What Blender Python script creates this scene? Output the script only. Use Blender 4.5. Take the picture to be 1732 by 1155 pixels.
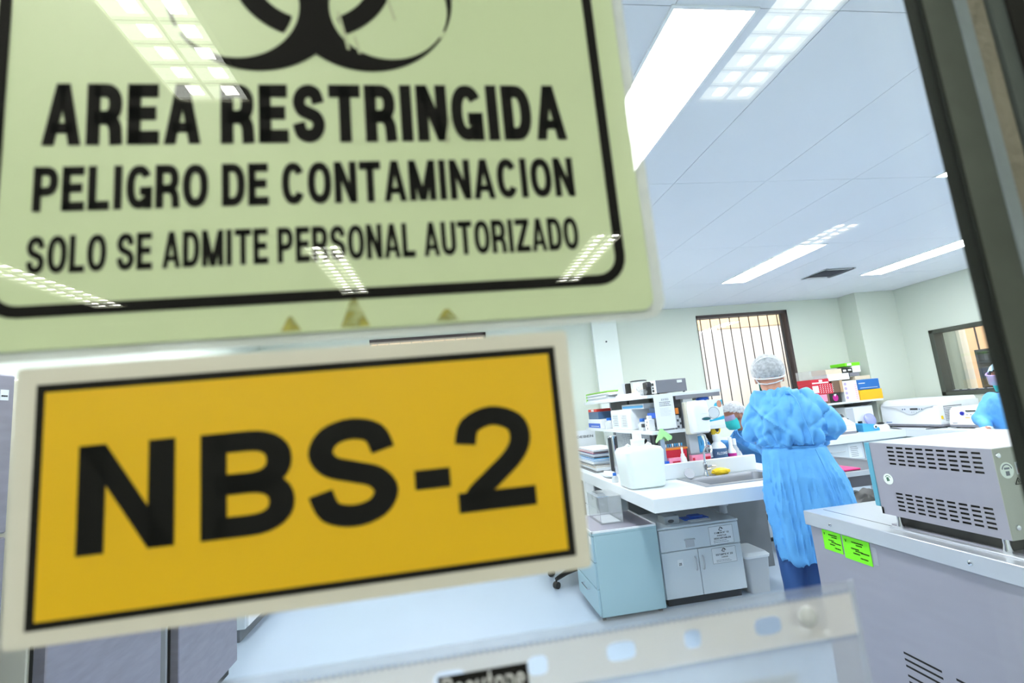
import bpy, bmesh, math, random
from mathutils import Vector, Matrix, noise
random.seed(7)
for o in list(bpy.data.objects): bpy.data.objects.remove(o)
scene = bpy.context.scene
C = scene.collection
PI = math.pi

# ------------------------------------------------------------------ camera
EYE = Vector((0, 0, 1.5))
yaw, pitch, roll = math.radians(8.3145), math.radians(8.4875), math.radians(-5.4)
F = Vector((math.sin(yaw)*math.cos(pitch), math.cos(yaw)*math.cos(pitch), math.sin(pitch)))
R0 = Vector((math.cos(yaw), -math.sin(yaw), 0)); U0 = R0.cross(F)
R = R0*math.cos(roll) + U0*math.sin(roll); U = -R0*math.sin(roll) + U0*math.cos(roll)
cam_d = bpy.data.cameras.new('camera'); cam = bpy.data.objects.new('camera', cam_d); C.objects.link(cam)
cam.matrix_world = Matrix(((R.x, U.x, -F.x, EYE.x), (R.y, U.y, -F.y, EYE.y), (R.z, U.z, -F.z, EYE.z), (0, 0, 0, 1)))
cam_d.sensor_width = 36.0; cam_d.lens = 812.5*36/1732; cam_d.clip_start = 0.01; cam_d.clip_end = 100
cam_d.dof.use_dof = True; cam_d.dof.focus_distance = 3.3; cam_d.dof.aperture_fstop = 6.8
scene.camera = cam
# ------------------------------------------------------------------ sky and exposure
world = bpy.data.worlds.new('world'); scene.world = world; world.use_nodes = True
bg = world.node_tree.nodes['Background']; bg.inputs[0].default_value = (0.86, 0.93, 1.0, 1); bg.inputs[1].default_value = 3.2
vs = scene.view_settings
vs.view_transform = 'Standard'; vs.look = 'None'; vs.gamma = 1.0; vs.use_curve_mapping = False; vs.exposure = 0.45
ROOM_LAMP = 28.0      # radiance of the lit diffusers in the laboratory
HALL_LENS = 8.5      # radiance of the prismatic lenses in the corridor fittings
HALL_TUBE_REFL = 90.0      # radiance of the squares painting their tube reflections

# ------------------------------------------------------------------ materials
MATS = {}
def lin(c):
    return tuple(((v/255)/12.92 if v/255 <= .04045 else ((v/255+.055)/1.055)**2.4) for v in c)
def mat(name, rgb, rough=.5, metal=0., var=0., vscale=8., bump=0., bscale=60., spec=.5, stretch=None, emit=0., sss=0.):
    if name in MATS: return MATS[name]
    m = bpy.data.materials.new(name); m.use_nodes = True
    nt = m.node_tree; b = nt.nodes['Principled BSDF']; c = lin(rgb)
    b.inputs['Base Color'].default_value = (*c, 1); b.inputs['Roughness'].default_value = rough
    b.inputs['Metallic'].default_value = metal; b.inputs['Specular IOR Level'].default_value = spec
    if sss: b.inputs['Subsurface Weight'].default_value = sss; b.inputs['Subsurface Radius'].default_value = (.02, .01, .008)
    if emit:
        b.inputs['Emission Color'].default_value = (*c, 1); b.inputs['Emission Strength'].default_value = emit
    if var or bump:
        tc = nt.nodes.new('ShaderNodeTexCoord'); mp = nt.nodes.new('ShaderNodeMapping')
        nt.links.new(tc.outputs['Object'], mp.inputs[0])
        if stretch: mp.inputs['Scale'].default_value = stretch
    if var:
        n = nt.nodes.new('ShaderNodeTexNoise'); n.inputs['Scale'].default_value = vscale; n.inputs['Detail'].default_value = 5
        nt.links.new(mp.outputs[0], n.inputs['Vector'])
        mx = nt.nodes.new('ShaderNodeMix'); mx.data_type = 'RGBA'
        mx.inputs[6].default_value = (*[max(0, v*(1-var)) for v in c], 1)
        mx.inputs[7].default_value = (*[min(1, v*(1+var*.6)) for v in c], 1)
        nt.links.new(n.outputs[0], mx.inputs[0]); nt.links.new(mx.outputs[2], b.inputs['Base Color'])
    if bump:
        n2 = nt.nodes.new('ShaderNodeTexNoise'); n2.inputs['Scale'].default_value = bscale; n2.inputs['Detail'].default_value = 4
        nt.links.new(mp.outputs[0], n2.inputs['Vector'])
        bp = nt.nodes.new('ShaderNodeBump'); bp.inputs['Strength'].default_value = bump; bp.inputs['Distance'].default_value = .01
        nt.links.new(n2.outputs[0], bp.inputs['Height']); nt.links.new(bp.outputs[0], b.inputs['Normal'])
    MATS[name] = m; return m
def film(name, rgb, alpha, rough=.3, refl=.04, var=0., vscale=20.):
    """thin translucent sheet: part diffuse, part clear, with surface reflection"""
    m = bpy.data.materials.new(name); m.use_nodes = True; nt = m.node_tree; nt.nodes.clear()
    out = nt.nodes.new('ShaderNodeOutputMaterial'); tr = nt.nodes.new('ShaderNodeBsdfTransparent')
    pr = nt.nodes.new('ShaderNodeBsdfPrincipled'); pr.inputs['Base Color'].default_value = (*lin(rgb), 1); pr.inputs['Roughness'].default_value = rough
    mx = nt.nodes.new('ShaderNodeMixShader'); mx.inputs[0].default_value = alpha
    nt.links.new(tr.outputs[0], mx.inputs[1]); nt.links.new(pr.outputs[0], mx.inputs[2])
    if var:
        tc = nt.nodes.new('ShaderNodeTexCoord'); n = nt.nodes.new('ShaderNodeTexNoise'); n.inputs['Scale'].default_value = vscale
        n.inputs['Detail'].default_value = 6
        nt.links.new(tc.outputs['Object'], n.inputs['Vector'])
        mr = nt.nodes.new('ShaderNodeMapRange'); mr.inputs[1].default_value = .35; mr.inputs[2].default_value = .65
        mr.inputs[3].default_value = max(0, alpha-var); mr.inputs[4].default_value = min(1, alpha+var)
        nt.links.new(n.outputs[0], mr.inputs[0]); nt.links.new(mr.outputs[0], mx.inputs[0])
    last = mx
    if refl:
        lw = nt.nodes.new('ShaderNodeLayerWeight'); lw.inputs[0].default_value = .5
        pw = nt.nodes.new('ShaderNodeMath'); pw.operation = 'POWER'; pw.inputs[1].default_value = 5
        ma = nt.nodes.new('ShaderNodeMath'); ma.operation = 'MULTIPLY_ADD'; ma.inputs[1].default_value = 1-refl; ma.inputs[2].default_value = refl
        nt.links.new(lw.outputs['Facing'], pw.inputs[0]); nt.links.new(pw.outputs[0], ma.inputs[0])
        gl = nt.nodes.new('ShaderNodeBsdfGlossy'); gl.inputs['Roughness'].default_value = 0.0 if rough < .25 else rough*.5
        m2 = nt.nodes.new('ShaderNodeMixShader'); nt.links.new(ma.outputs[0], m2.inputs[0])
        nt.links.new(last.outputs[0], m2.inputs[1]); nt.links.new(gl.outputs[0], m2.inputs[2]); last = m2
    nt.links.new(last.outputs[0], out.inputs[0]); MATS[name] = m; return m
def glow(name, rgb, s):
    m = bpy.data.materials.new(name); m.use_nodes = True; nt = m.node_tree; nt.nodes.clear()
    out = nt.nodes.new('ShaderNodeOutputMaterial'); e = nt.nodes.new('ShaderNodeEmission')
    e.inputs[0].default_value = (*lin(rgb), 1); e.inputs[1].default_value = s; nt.links.new(e.outputs[0], out.inputs[0]); MATS[name] = m; return m

WALL = mat('wall_paint', (214, 220, 208), .55, var=.03, vscale=1.5)
CEIL = mat('ceiling_board', (232, 235, 243), .8, var=.03, vscale=3, bump=.05, bscale=200)
CEILGAP = mat('ceiling_joint', (120, 125, 132), .8)
FLOOR = mat('vinyl_floor', (170, 184, 200), .32, var=.06, vscale=2)
SLAB = mat('white_laminate', (228, 233, 237), .3)
CABW = mat('white_melamine', (218, 226, 232), .4, var=.02, vscale=4)
SEAM = mat('dark_seam', (60, 62, 66), .7)
GREYP = mat('grey_panel', (116, 120, 126), .6, var=.3, vscale=5)
STEEL = mat('brushed_steel', (176, 174, 184), .38, .75, var=.10, vscale=6, stretch=(1, 1, 12))
STEELP = mat('steel_painted', (160, 158, 170), .45, .25, var=.08, vscale=5, stretch=(1, 1, 6))
STEELT = mat('steel_top', (206, 208, 214), .3, .6, var=.06, vscale=8)
CHROME = mat('chrome', (220, 222, 226), .1, 1.)
DARKST = mat('dark_steel', (150, 146, 158), .4, .5, var=.25, vscale=9, stretch=(1, 1, 4))
BLACK = mat('black_plastic', (18, 18, 20), .45)
BLACKM = mat('black_matte', (6, 6, 6), .8, spec=.08)
HOLE = mat('dark_inside', (8, 8, 9), .9)
DGREY = mat('dark_grey_plastic', (62, 64, 70), .5)
MGREY = mat('mid_grey_plastic', (128, 128, 138), .5)
LGREY = mat('light_grey_plastic', (196, 200, 206), .45)
WHITE = mat('white_plastic', (240, 243, 246), .4)
PAPER = mat('white_paper', (236, 240, 244), .8)
PAPER2 = mat('grey_paper', (214, 220, 226), .8)
CREAM = mat('cream_plastic', (226, 222, 205), .5)
INK = mat('black_ink', (14, 12, 11), .8, spec=.1)
INKG = mat('grey_ink', (120, 125, 132), .8)
BROWNF = mat('brown_window_frame', (66, 52, 52), .5, var=.15)
OLIVEF = mat('olive_window_frame', (64, 68, 60), .5, var=.15)
BARS = mat('window_bar_paint', (52, 30, 34), .6)
GOWN = mat('gown_fabric', (94, 172, 236), .6, var=.06, vscale=5, bump=.45, bscale=20)
GOWN2 = mat('gown_fabric_light', (92, 172, 236), .75, var=.06, vscale=5, bump=.25, bscale=24)
NAVY = mat('navy_trousers', (38, 84, 148), .8, var=.08)
SKIN = mat('skin', (206, 146, 120), .55, var=.04, vscale=12, sss=.1)
SKIN2 = mat('skin_tan', (172, 118, 98), .55, var=.04, vscale=12, sss=.1)
HAIR = mat('dark_hair', (58, 52, 52), .7, var=.3, vscale=60)
TEAL = mat('teal_mask', (40, 196, 194), .7, bump=.2, bscale=90)
GLOVEB = mat('blue_nitrile', (62, 140, 214), .45)
GLOVEW = mat('white_latex', (226, 236, 240), .5)
TEALCAB = mat('pale_teal_steel', (166, 196, 204), .45, var=.03, vscale=3)
TEALDK = mat('pedestal_drawer_paint', (160, 190, 202), .45)
PEDTOP = mat('pedestal_top', (168, 164, 178), .18, .3)
JUG = mat('milky_polyethylene', (232, 240, 238), .45, sss=.2)
RED = mat('red_plastic', (206, 20, 54), .45)
REDL = mat('red_lid', (232, 60, 52), .4)
ORANGE = mat('orange_plastic', (246, 140, 40), .4)
PINK = mat('pink_plastic', (246, 150, 182), .45)
MAGENTA = mat('magenta_label', (190, 20, 140), .5)
BLUEB = mat('blue_plastic', (28, 98, 212), .4)
BLUED = mat('slate_blue_plastic', (66, 100, 140), .4)
BLUEC = mat('cap_blue', (24, 108, 206), .35)
BLUEL = mat('sky_blue_plastic', (70, 168, 226), .4)
LIME = mat('lime_paper', (122, 238, 20), .7)
LIMEF = mat('lime_folder', (150, 222, 70), .5)
GREENG = mat('pale_green_tissue', (176, 236, 160), .8, bump=.3, bscale=40)
YELLOW = mat('yellow_plastic', (248, 208, 20), .45)
AMBER = mat('amber_yellow_card', (252, 190, 16), .55)
TAN = mat('brown_cardboard', (190, 158, 122), .8, var=.08)
TANL = mat('pale_cardboard', (224, 208, 184), .8, var=.06)
BROWN = mat('dark_cardboard', (118, 92, 74), .8)
CYANP = mat('cyan_print', (30, 178, 214), .6)
BLUEP = mat('blue_print', (30, 110, 190), .6)
CLEAR = film('clear_plastic', (225, 232, 236), .22, .15, .05)
MILKY = film('milky_plastic', (232, 238, 240), .5, .3, .04)
GLASS = film('door_glass', (235, 245, 245), .004, .02, .018)
PANE = film('window_glass', (235, 245, 245), .02, .02, .04)
NET = film('bouffant_net', (226, 230, 236), .55, .7, 0, var=.12, vscale=55)
VISOR = film('visor_film', (196, 186, 236), .55, .15, .06)
SLEEVE_STRIP = film('sleeve_strip_film', (242, 245, 248), .74, .4, .02, var=.06, vscale=12)
SLEEVE_BODY = film('sleeve_body_film', (206, 218, 236), .42, .3, .03, var=.08, vscale=14)
SLEEVE_EDGE = film('sleeve_weld_film', (170, 186, 214), .6, .3, .03)
LAMP = glow('lit_diffuser', (244, 252, 255), ROOM_LAMP)
TUBE_REFL = glow('tube_reflection', (255, 252, 238), HALL_TUBE_REFL)
LOUVRE = mat('louvre_blade', (240, 238, 214), .4)
LENS = glow('prismatic_lens', (246, 251, 238), HALL_LENS)
CORR = mat('corridor_paint', (132, 136, 128), .6, var=.05, vscale=1.5)
SIGNBIG = mat('sign_pale_green', (216, 234, 192), .5, var=.035, vscale=14)
SIGNEDGE = film('sign_laminate_edge', (232, 240, 238), .72, .3, .03, var=.1, vscale=30)
SIGNYEL = mat('sign_yellow', (246, 200, 0), .55, var=.05, vscale=10)
SIGNWHT = mat('sign_white_margin', (232, 232, 220), .55, var=.03, vscale=20)
GLUE = film('glue_stain', (200, 196, 92), .45, .6, 0, var=.3, vscale=140)

# ------------------------------------------------------------------ mesh builder
class MB:
    def __init__(s): s.v = []; s.f = []
    def add(s, v, f):
        n = len(s.v); s.v += [tuple(p) for p in v]; s.f += [tuple(i+n for i in q) for q in f]; return s
    def box(s, x0, x1, y0, y1, z0, z1, b=0.):
        x0, x1 = sorted((x0, x1)); y0, y1 = sorted((y0, y1)); z0, z1 = sorted((z0, z1))
        if b <= 0:
            v = [(x, y, z) for z in (z0, z1) for y in (y0, y1) for x in (x0, x1)]
            return s.add(v, [(0, 2, 3, 1), (4, 5, 7, 6), (0, 1, 5, 4), (2, 6, 7, 3), (0, 4, 6, 2), (1, 3, 7, 5)])
        b = min(b, (x1-x0)*.45, (y1-y0)*.45, (z1-z0)*.45)
        bm = bmesh.new(); bmesh.ops.create_cube(bm, size=1)
        for q in bm.verts: q.co = Vector(((x0+x1)/2+q.co.x*(x1-x0), (y0+y1)/2+q.co.y*(y1-y0), (z0+z1)/2+q.co.z*(z1-z0)))
        bmesh.ops.bevel(bm, geom=list(bm.edges), offset=b, segments=2 if b > .008 else 1, profile=.5, affect='EDGES')
        return s._bm(bm)
    def _bm(s, bm, M=None):
        if M is not None: bm.transform(M)
        bm.verts.index_update()
        s.add([q.co[:] for q in bm.verts], [[q.index for q in f.verts] for f in bm.faces]); bm.free(); return s
    def cyl(s, p0, p1, r0, r1=None, n=20, caps=True):
        r1 = r0 if r1 is None else r1
        return s.tube([p0, p1], [r0, r1], n, caps)
    def tube(s, path, r, n=8, caps=True):
        path = [Vector(p) for p in path]; rr = r if isinstance(r, (list, tuple)) else [r]*len(path)
        rings = []; up = None
        for i, p in enumerate(path):
            d = (path[min(i+1, len(path)-1)]-path[max(i-1, 0)]).normalized()
            if up is None:
                up = Vector((0, 0, 1)) if abs(d.z) < .9 else Vector((0, 1, 0))
            a = d.cross(up).normalized(); up = a.cross(d).normalized()
            rings.append([p+(a*math.cos(t)+up*math.sin(t))*rr[i] for t in [2*PI*k/n for k in range(n)]])
        return s.loft(rings, caps)
    def loft(s, rings, caps=True, closed=True):
        n = len(rings[0]); v = [p for g in rings for p in g]; f = []
        for i in range(len(rings)-1):
            for k in range(n if closed else n-1):
                f.append((i*n+k, i*n+(k+1) % n, (i+1)*n+(k+1) % n, (i+1)*n+k))
        if caps: f.append(tuple(range(n))[::-1]); f.append(tuple((len(rings)-1)*n+k for k in range(n)))
        return s.add(v, f)
    def lathe(s, prof, c=(0, 0, 0), n=24, M=None):
        rings = [[Vector((r*math.cos(2*PI*k/n), r*math.sin(2*PI*k/n), z)) for k in range(n)] for r, z in prof]
        M = M if M is not None else Matrix.Identity(4); c = Vector(c)
        return s.loft([[M @ p + c for p in g] for g in rings], True)
    def sphere(s, c, r, nu=24, nv=14, fn=None):
        r = (r, r, r) if not isinstance(r, (tuple, list)) else r; rings = []
        for j in range(1, nv):
            a = -PI/2+PI*j/nv; g = []
            for k in range(nu):
                t = 2*PI*k/nu; d = Vector((math.cos(a)*math.cos(t), math.cos(a)*math.sin(t), math.sin(a)))
                q = 1.0 if fn is None else fn(d)
                g.append((c[0]+d.x*r[0]*q, c[1]+d.y*r[1]*q, c[2]+d.z*r[2]*q))
            rings.append(g)
        return s.loft(rings)
    def prism(s, poly, fn, d0, d1):
        """poly of (u,v); fn(u,v,d) -> point"""
        n = len(poly); v = [fn(u, w, d0) for u, w in poly]+[fn(u, w, d1) for u, w in poly]
        f = [tuple(range(n)), tuple(range(n, 2*n))[::-1]]+[(k, n+k, n+(k+1) % n, (k+1) % n) for k in range(n)]
        return s.add(v, f)
    def holed(s, u0, u1, w0, w1, holes, fn):
        """flat sheet with rectangular openings; fn(u,w) -> point"""
        us = sorted({u0, u1, *[h[0] for h in holes], *[h[1] for h in holes]}); ws = sorted({w0, w1, *[h[2] for h in holes], *[h[3] for h in holes]})
        for i in range(len(us)-1):
            for j in range(len(ws)-1):
                cu, cw = (us[i]+us[i+1])/2, (ws[j]+ws[j+1])/2
                if any(h[0] < cu < h[1] and h[2] < cw < h[3] for h in holes): continue
                s.add([fn(us[i], ws[j]), fn(us[i+1], ws[j]), fn(us[i+1], ws[j+1]), fn(us[i], ws[j+1])], [(0, 1, 2, 3)])
        return s
    def capsule(s, p0, r0, p1, r1, n=12, m=4):
        p0, p1 = Vector(p0), Vector(p1); d = (p1-p0).normalized(); path = []; rr = []
        for k in range(m): a = PI/2*(1-k/m); path.append(p0-d*r0*math.sin(a)*.999); rr.append(max(r0*math.cos(a), r0*.08))
        path.append(p0); rr.append(r0); path.append(p1); rr.append(r1)
        for k in range(1, m+1): a = PI/2*k/m; path.append(p1+d*r1*math.sin(a)*.999); rr.append(max(r1*math.cos(a), r1*.08))
        return s.tube(path, rr, n)

BASE = {}
def _base(o): return BASE[o.name]
def obj(name, mb, material, parent=None, base=None, smooth=True):
    me = bpy.data.meshes.new(name)
    if parent is not None: base = _base(parent)
    elif base is None:
        xs = [p[0] for p in mb.v]; ys = [p[1] for p in mb.v]; zs = [p[2] for p in mb.v]
        base = Vector(((min(xs)+max(xs))/2, (min(ys)+max(ys))/2, min(zs)))
    base = Vector(base)
    me.from_pydata([(p[0]-base.x, p[1]-base.y, p[2]-base.z) for p in mb.v], [], mb.f); me.materials.append(material)
    bm = bmesh.new(); bm.from_mesh(me); bmesh.ops.recalc_face_normals(bm, faces=bm.faces); bm.to_mesh(me); bm.free()
    if smooth:
        for p in me.polygons: p.use_smooth = True
        me.set_sharp_from_angle(angle=math.radians(38))
    o = bpy.data.objects.new(name, me); C.objects.link(o)
    if parent is not None: o.parent = parent
    else: o.location = base
    BASE[o.name] = base; return o
def tag(o, label=None, cat=None, group=None, kind=None):
    if label: o['label'] = label
    if cat: o['category'] = cat
    if group: o['group'] = group
    if kind: o['kind'] = kind
    return o
def thing(name, label, cat, loc, group=None):
    o = bpy.data.objects.new(name, None); C.objects.link(o); o.location = loc; o.empty_display_size = .05
    BASE[o.name] = Vector(loc); return tag(o, label, cat, group)
def struct(name, mb, m, parent=None):
    o = obj(name, mb, m, parent)
    if parent is None: o['kind'] = 'structure'
    return o
def one(name, label, cat, mb, m, group=None):
    return tag(obj(name, mb, m), label, cat, group)
def copy_tree(o, delta, parent=None):
    c = o.copy(); C.objects.link(c); c.parent = parent
    if parent is None: c.location = o.location+Vector(delta)
    BASE[c.name] = BASE[o.name]+Vector(delta)
    for ch in [q for q in o.children]: copy_tree(ch, delta, c)
    return c
def bx(*a): return MB().box(*a)

# ------------------------------------------------------------------ lettering (stroke built glyphs)
def rib(path, tv, th, closed=False):
    k = tv/th; P = [Vector((x/k, y)) for x, y in path]; n = len(P); L = []; Rr = []
    for i in range(n):
        a = P[(i-1) % n] if (closed or i > 0) else P[i]; b = P[(i+1) % n] if (closed or i < n-1) else P[i]
        d1 = (P[i]-a); d2 = (b-P[i])
        if d1.length < 1e-9: d1 = d2
        if d2.length < 1e-9: d2 = d1
        d1.normalize(); d2.normalize(); t = (d1+d2).normalized(); nn = Vector((-t.y, t.x)); q = max(.35, abs(nn.dot(Vector((-d1.y, d1.x)))))
        L.append(P[i]+nn*th/2/q); Rr.append(P[i]-nn*th/2/q)
    out = []
    for i in range(n if closed else n-1):
        j = (i+1) % n; out.append([(p.x*k, p.y) for p in (L[i], L[j], Rr[j], Rr[i])])
    return out
def arcp(cx, cy, rx, ry, a0, a1, n=14, e=2.3):
    o = []
    for i in range(n+1):
        a = math.radians(a0+(a1-a0)*i/n); c, s_ = math.cos(a), math.sin(a)
        o.append((cx+rx*math.copysign(abs(c)**(2/e), c), cy+ry*math.copysign(abs(s_)**(2/e), s_)))
    return o
def crom(pts, n=4):
    o = []; Q = [pts[0]]+pts+[pts[-1]]
    for i in range(1, len(Q)-2):
        for k in range(n):
            t = k/n; o.append(tuple(.5*((2*Q[i][d])+(-Q[i-1][d]+Q[i+1][d])*t+(2*Q[i-1][d]-5*Q[i][d]+4*Q[i+1][d]-Q[i+2][d])*t*t+(-Q[i-1][d]+3*Q[i][d]-3*Q[i+1][d]+Q[i+2][d])*t**3) for d in range(len(Q[0]))))
    return o+[pts[-1]]
def glyph(ch, w, tv, th):
    r = lambda a, b, c, d: [(a, b), (c, b), (c, d), (a, d)]
    para = lambda xa, ya, xb, yb, wd: [(xa, ya), (xa+wd, ya), (xb+wd, yb), (xb, yb)]
    hx, hy = w-tv, 1-th; X = lambda u: tv/2+u*hx; Y = lambda v: th/2+v*hy
    stem = r(0, 0, tv, 1)
    if ch == 'I': return [r((w-tv)/2, 0, (w+tv)/2, 1)]
    if ch == '-': return [r(0, .36, w, .36+th*1.05)]
    if ch == '.': return [r((w-tv)/2, 0, (w+tv)/2, th)]
    if ch == 'A': return [para(0, 0, w/2-tv*.5, 1, tv*.9), para(w-tv*.9, 0, w/2-tv*.4, 1, tv*.9), r(w*.22, .19, w*.78, .19+th*.75)]
    if ch == 'V': return [para(0, 1, w/2-tv*.5, 0, tv), para(w-tv, 1, w/2-tv*.5, 0, tv)]
    if ch == 'N': return [stem, r(w-tv, 0, w, 1), para(w-tv*.98, 0, 0, 1, tv*.98)]
    if ch == 'M': return [stem, r(w-tv, 0, w, 1), para(w/2-tv*.5, 0, 0, 1, tv), para(w/2-tv*.5, 0, w-tv, 1, tv)]
    if ch == 'E': return [stem, r(0, 0, w, th), r(0, 1-th, w*.97, 1), r(0, .5-th*.45, w*.9, .5+th*.55)]
    if ch == 'F': return [stem, r(0, 1-th, w, 1), r(0, .45, w*.88, .45+th)]
    if ch == 'L': return [stem, r(0, 0, w, th)]
    if ch == 'T': return [r((w-tv)/2, 0, (w+tv)/2, 1), r(0, 1-th, w, 1)]
    if ch == 'H': return [stem, r(w-tv, 0, w, 1), r(0, .5-th/2, w, .5+th/2)]
    if ch == 'Z': return [r(0, 1-th, w, 1), r(0, 0, w, th), para(0, th*.7, w-tv*1.2, 1-th*.7, tv*1.2)]
    if ch in '1': return [r(w*.45, 0, w*.45+tv, 1), para(w*.1, .72, w*.45, 1, tv*.9)]
    if ch in 'O0Q':
        p = rib(arcp(w/2, .5, hx/2, hy/2, 0, 352, 28), tv, th, True)
        return p+([para(w*.75, 0, w*.5, .3, tv)] if ch == 'Q' else [])
    if ch == 'C': return rib(arcp(w/2, .5, hx/2, hy/2, 33, 327, 24), tv, th)
    if ch == 'G': return rib(arcp(w/2, .5, hx/2, hy/2, 33, 318, 24), tv, th)+[r(w-tv, 0, w, .5), r(w*.52, .5-th, w, .5)]
    if ch == 'U': return rib([(X(0), 1)]+arcp(w/2, Y(.3), hx/2, Y(.3)-Y(0), 180, 360, 14)+[(X(1), 1)], tv, th)
    if ch == 'D': return [stem]+rib([(tv*.5, Y(1)), (X(.45), Y(1))]+arcp(X(.45), .5, X(1)-X(.45), hy/2, 90, -90, 18)+[(tv*.5, Y(0))], tv, th)
    if ch in 'PRB':
        yb = .44 if ch != 'B' else .5; up = rib([(tv*.5, Y(1)), (X(.5), Y(1))]+arcp(X(.5), (Y(1)+yb)/2, X(.97)-X(.5), (Y(1)-yb)/2, 90, -90, 14)+[(tv*.5, yb)], tv, th)
        if ch == 'P': return [stem]+up
        if ch == 'R': return [stem]+up+rib(crom([(X(.35), yb), (X(.72), yb*.97), (X(.95), yb*.68), (X(1), yb*.3), (X(1)+tv*.04, 0)]), tv*.96, th)
        return [stem]+up+rib([(tv*.5, yb), (X(.5), yb)]+arcp(X(.5), (Y(0)+yb)/2, X(1)-X(.5), (yb-Y(0))/2, 90, -90, 14)+[(tv*.5, Y(0))], tv, th)
    if ch == 'S':
        S = [(.97, .72), (.84, .93), (.5, 1), (.16, .93), (.02, .75), (.16, .585), (.5, .5), (.84, .415), (.99, .25), (.85, .07), (.5, 0), (.14, .07), (0, .29)]
        return rib(crom([(X(a), Y(b)) for a, b in S]), tv, th)
    if ch == '2':
        S = [(0, .68), (.1, .9), (.5, 1), (.9, .9), (.99, .7), (.85, .5), (.5, .29), (.16, .10), (.08, 0)]
        return rib(crom([(X(a), Y(b)) for a, b in S]), tv, th)+[r(0, 0, w, th)]
    if ch == '5': return [r(w*.12, 1-th, w*.96, 1), r(w*.1, .5, w*.1+tv, 1)]+rib(crom([(X(.02), Y(.2)), (X(.5), Y(0)), (X(1), Y(.3)), (X(.6), Y(.6)), (X(.1), Y(.52))]), tv, th)
    if ch == '3': return rib(crom([(X(0), Y(.85)), (X(.5), Y(1)), (X(.95), Y(.76)), (X(.4), Y(.53)), (X(1), Y(.27)), (X(.5), Y(0)), (X(0), Y(.18))]), tv, th)
    xh = .72
    if ch == 'a': return rib(crom([(X(.05), xh-th*.9), (X(.5), xh-th/2), (X(1), xh*.66), (X(1), 0)]), tv, th)+rib(arcp(w*.45, xh*.28, hx*.42, xh*.28-th/2, 0, 352, 14), tv, th, True)
    if ch == 'e': return rib(arcp(w/2, xh/2, hx/2, xh/2-th/2, 0, 320, 18), tv, th)+[r(tv*.6, xh/2-th*.45, w-tv*.2, xh/2+th*.45)]
    if ch == 'o': return rib(arcp(w/2, xh/2, hx/2, xh/2-th/2, 0, 352, 18), tv, th, True)
    if ch == 'n': return [r(0, 0, tv, xh)]+rib(arcp(w/2, xh*.55, hx/2, xh*.45-th/2, 180, 0, 12)+[(X(1), 0)], tv, th)
    if ch == 'u': return [r(w-tv, 0, w, xh)]+rib([(X(0), xh)]+arcp(w/2, xh*.45, hx/2, xh*.45-th/2, 180, 360, 12), tv, th)
    if ch == 't': return [r(w*.35, 0, w*.35+tv, 1), r(0, xh-th, w, xh)]
    if ch == '°': return rib(arcp(w/2, .82, w*.3, .15, 0, 352, 10), tv*.5, th*.5, True)
    return [r(0, 0, w, 1)]
GW = {'I': .42, '.': .4, '1': .75, 'M': 1.28, 'N': 1.02, 'A': 1.06, 'O': 1.08, 'Q': 1.08, 'G': 1.06, 'C': 1.02, 'L': .86, 'E': .9, 'F': .86, '-': .6, '°': .6, 't': .6, 'a': .85, 'e': .85, 'o': .9, 'n': .85, 'u': .85}
def text(mb, s, fn, u0, u1, w0, w1, bold=.22, hb=None, gap=.13, space=.45, d=0.):
    """letters filling the box u0..u1 x w0..w1; fn(u,w) -> point"""
    W = sum(space if c == ' ' else GW.get(c, 1.)+gap for c in s)-gap
    k = (u1-u0)/W; H = w1-w0; x = 0
    hb = hb or bold
    for c in s:
        if c == ' ': x += space; continue
        g = GW.get(c, 1.)
        for poly in glyph(c, g, bold*1.25, hb):
            mb.add([fn(u0+(x+px)*k, w0+py*H) for px, py in poly], [tuple(range(len(poly)))])
        x += g+gap
    return mb
def lines(mb, fn, u0, u1, w0, w1, n, fill=.45, seed=1, words=True):
    """rows of small print as broken bars"""
    rg = random.Random(seed); st = (w1-w0)/n
    for i in range(n):
        y = w1-st*(i+.5); h = st*fill/2; u = u0; ue = u1-(u1-u0)*rg.random()*.25
        while u < ue:
            l = (u1-u0)*rg.uniform(.05, .14) if words else ue-u
            l = min(l, ue-u)
            mb.add([fn(u, y-h), fn(u+l, y-h), fn(u+l, y+h), fn(u, y+h)], [(0, 1, 2, 3)]); u += l+(u1-u0)*.025
    return mb
def faceY(y): return lambda u, w: (u, y, w)
def faceX(x, s=1): return lambda u, w: (x, s*u, w)

# ================================================================== THE SETTING
XL, XR, YN, YF, H = -2.2, 6.36, .25, 6.15, 2.72
struct('floor', bx(XL-.1, 10.2, .2, 9.2, -.05, 0), FLOOR)
struct('floor_corridor', bx(-3.8, 4.7, -4.8, .2, -.05, 0), mat('corridor_floor', (104, 106, 104), .5, var=.1, vscale=3))
W1 = (3.50, 4.88, 1.12, 2.595); W2 = (-.905, .56, 1.12, 2.575)
far = MB()
far.holed(XL-.1, XR+.15, 0, H+.1, [W1, W2], faceY(YF)); far.holed(XL-.1, XR+.15, 0, H+.1, [W1, W2], faceY(YF+.12))
for a, b, c, d in (W1, W2):
    for q in ([(a, YF, c), (b, YF, c), (b, YF+.12, c), (a, YF+.12, c)], [(a, YF, d), (b, YF, d), (b, YF+.12, d), (a, YF+.12, d)], [(a, YF, c), (a, YF, d), (a, YF+.12, d), (a, YF+.12, c)], [(b, YF, c), (b, YF, d), (b, YF+.12, d), (b, YF+.12, c)]):
        far.add(q, [(0, 1, 2, 3)])
wall_far = struct('wall_far', far, WALL)
pil = MB().box(1.981, 2.32, YF-.06, YF, 0, H)
struct('trim_1', pil, mat('pillar_paint', (236, 242, 236), .5))
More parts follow.
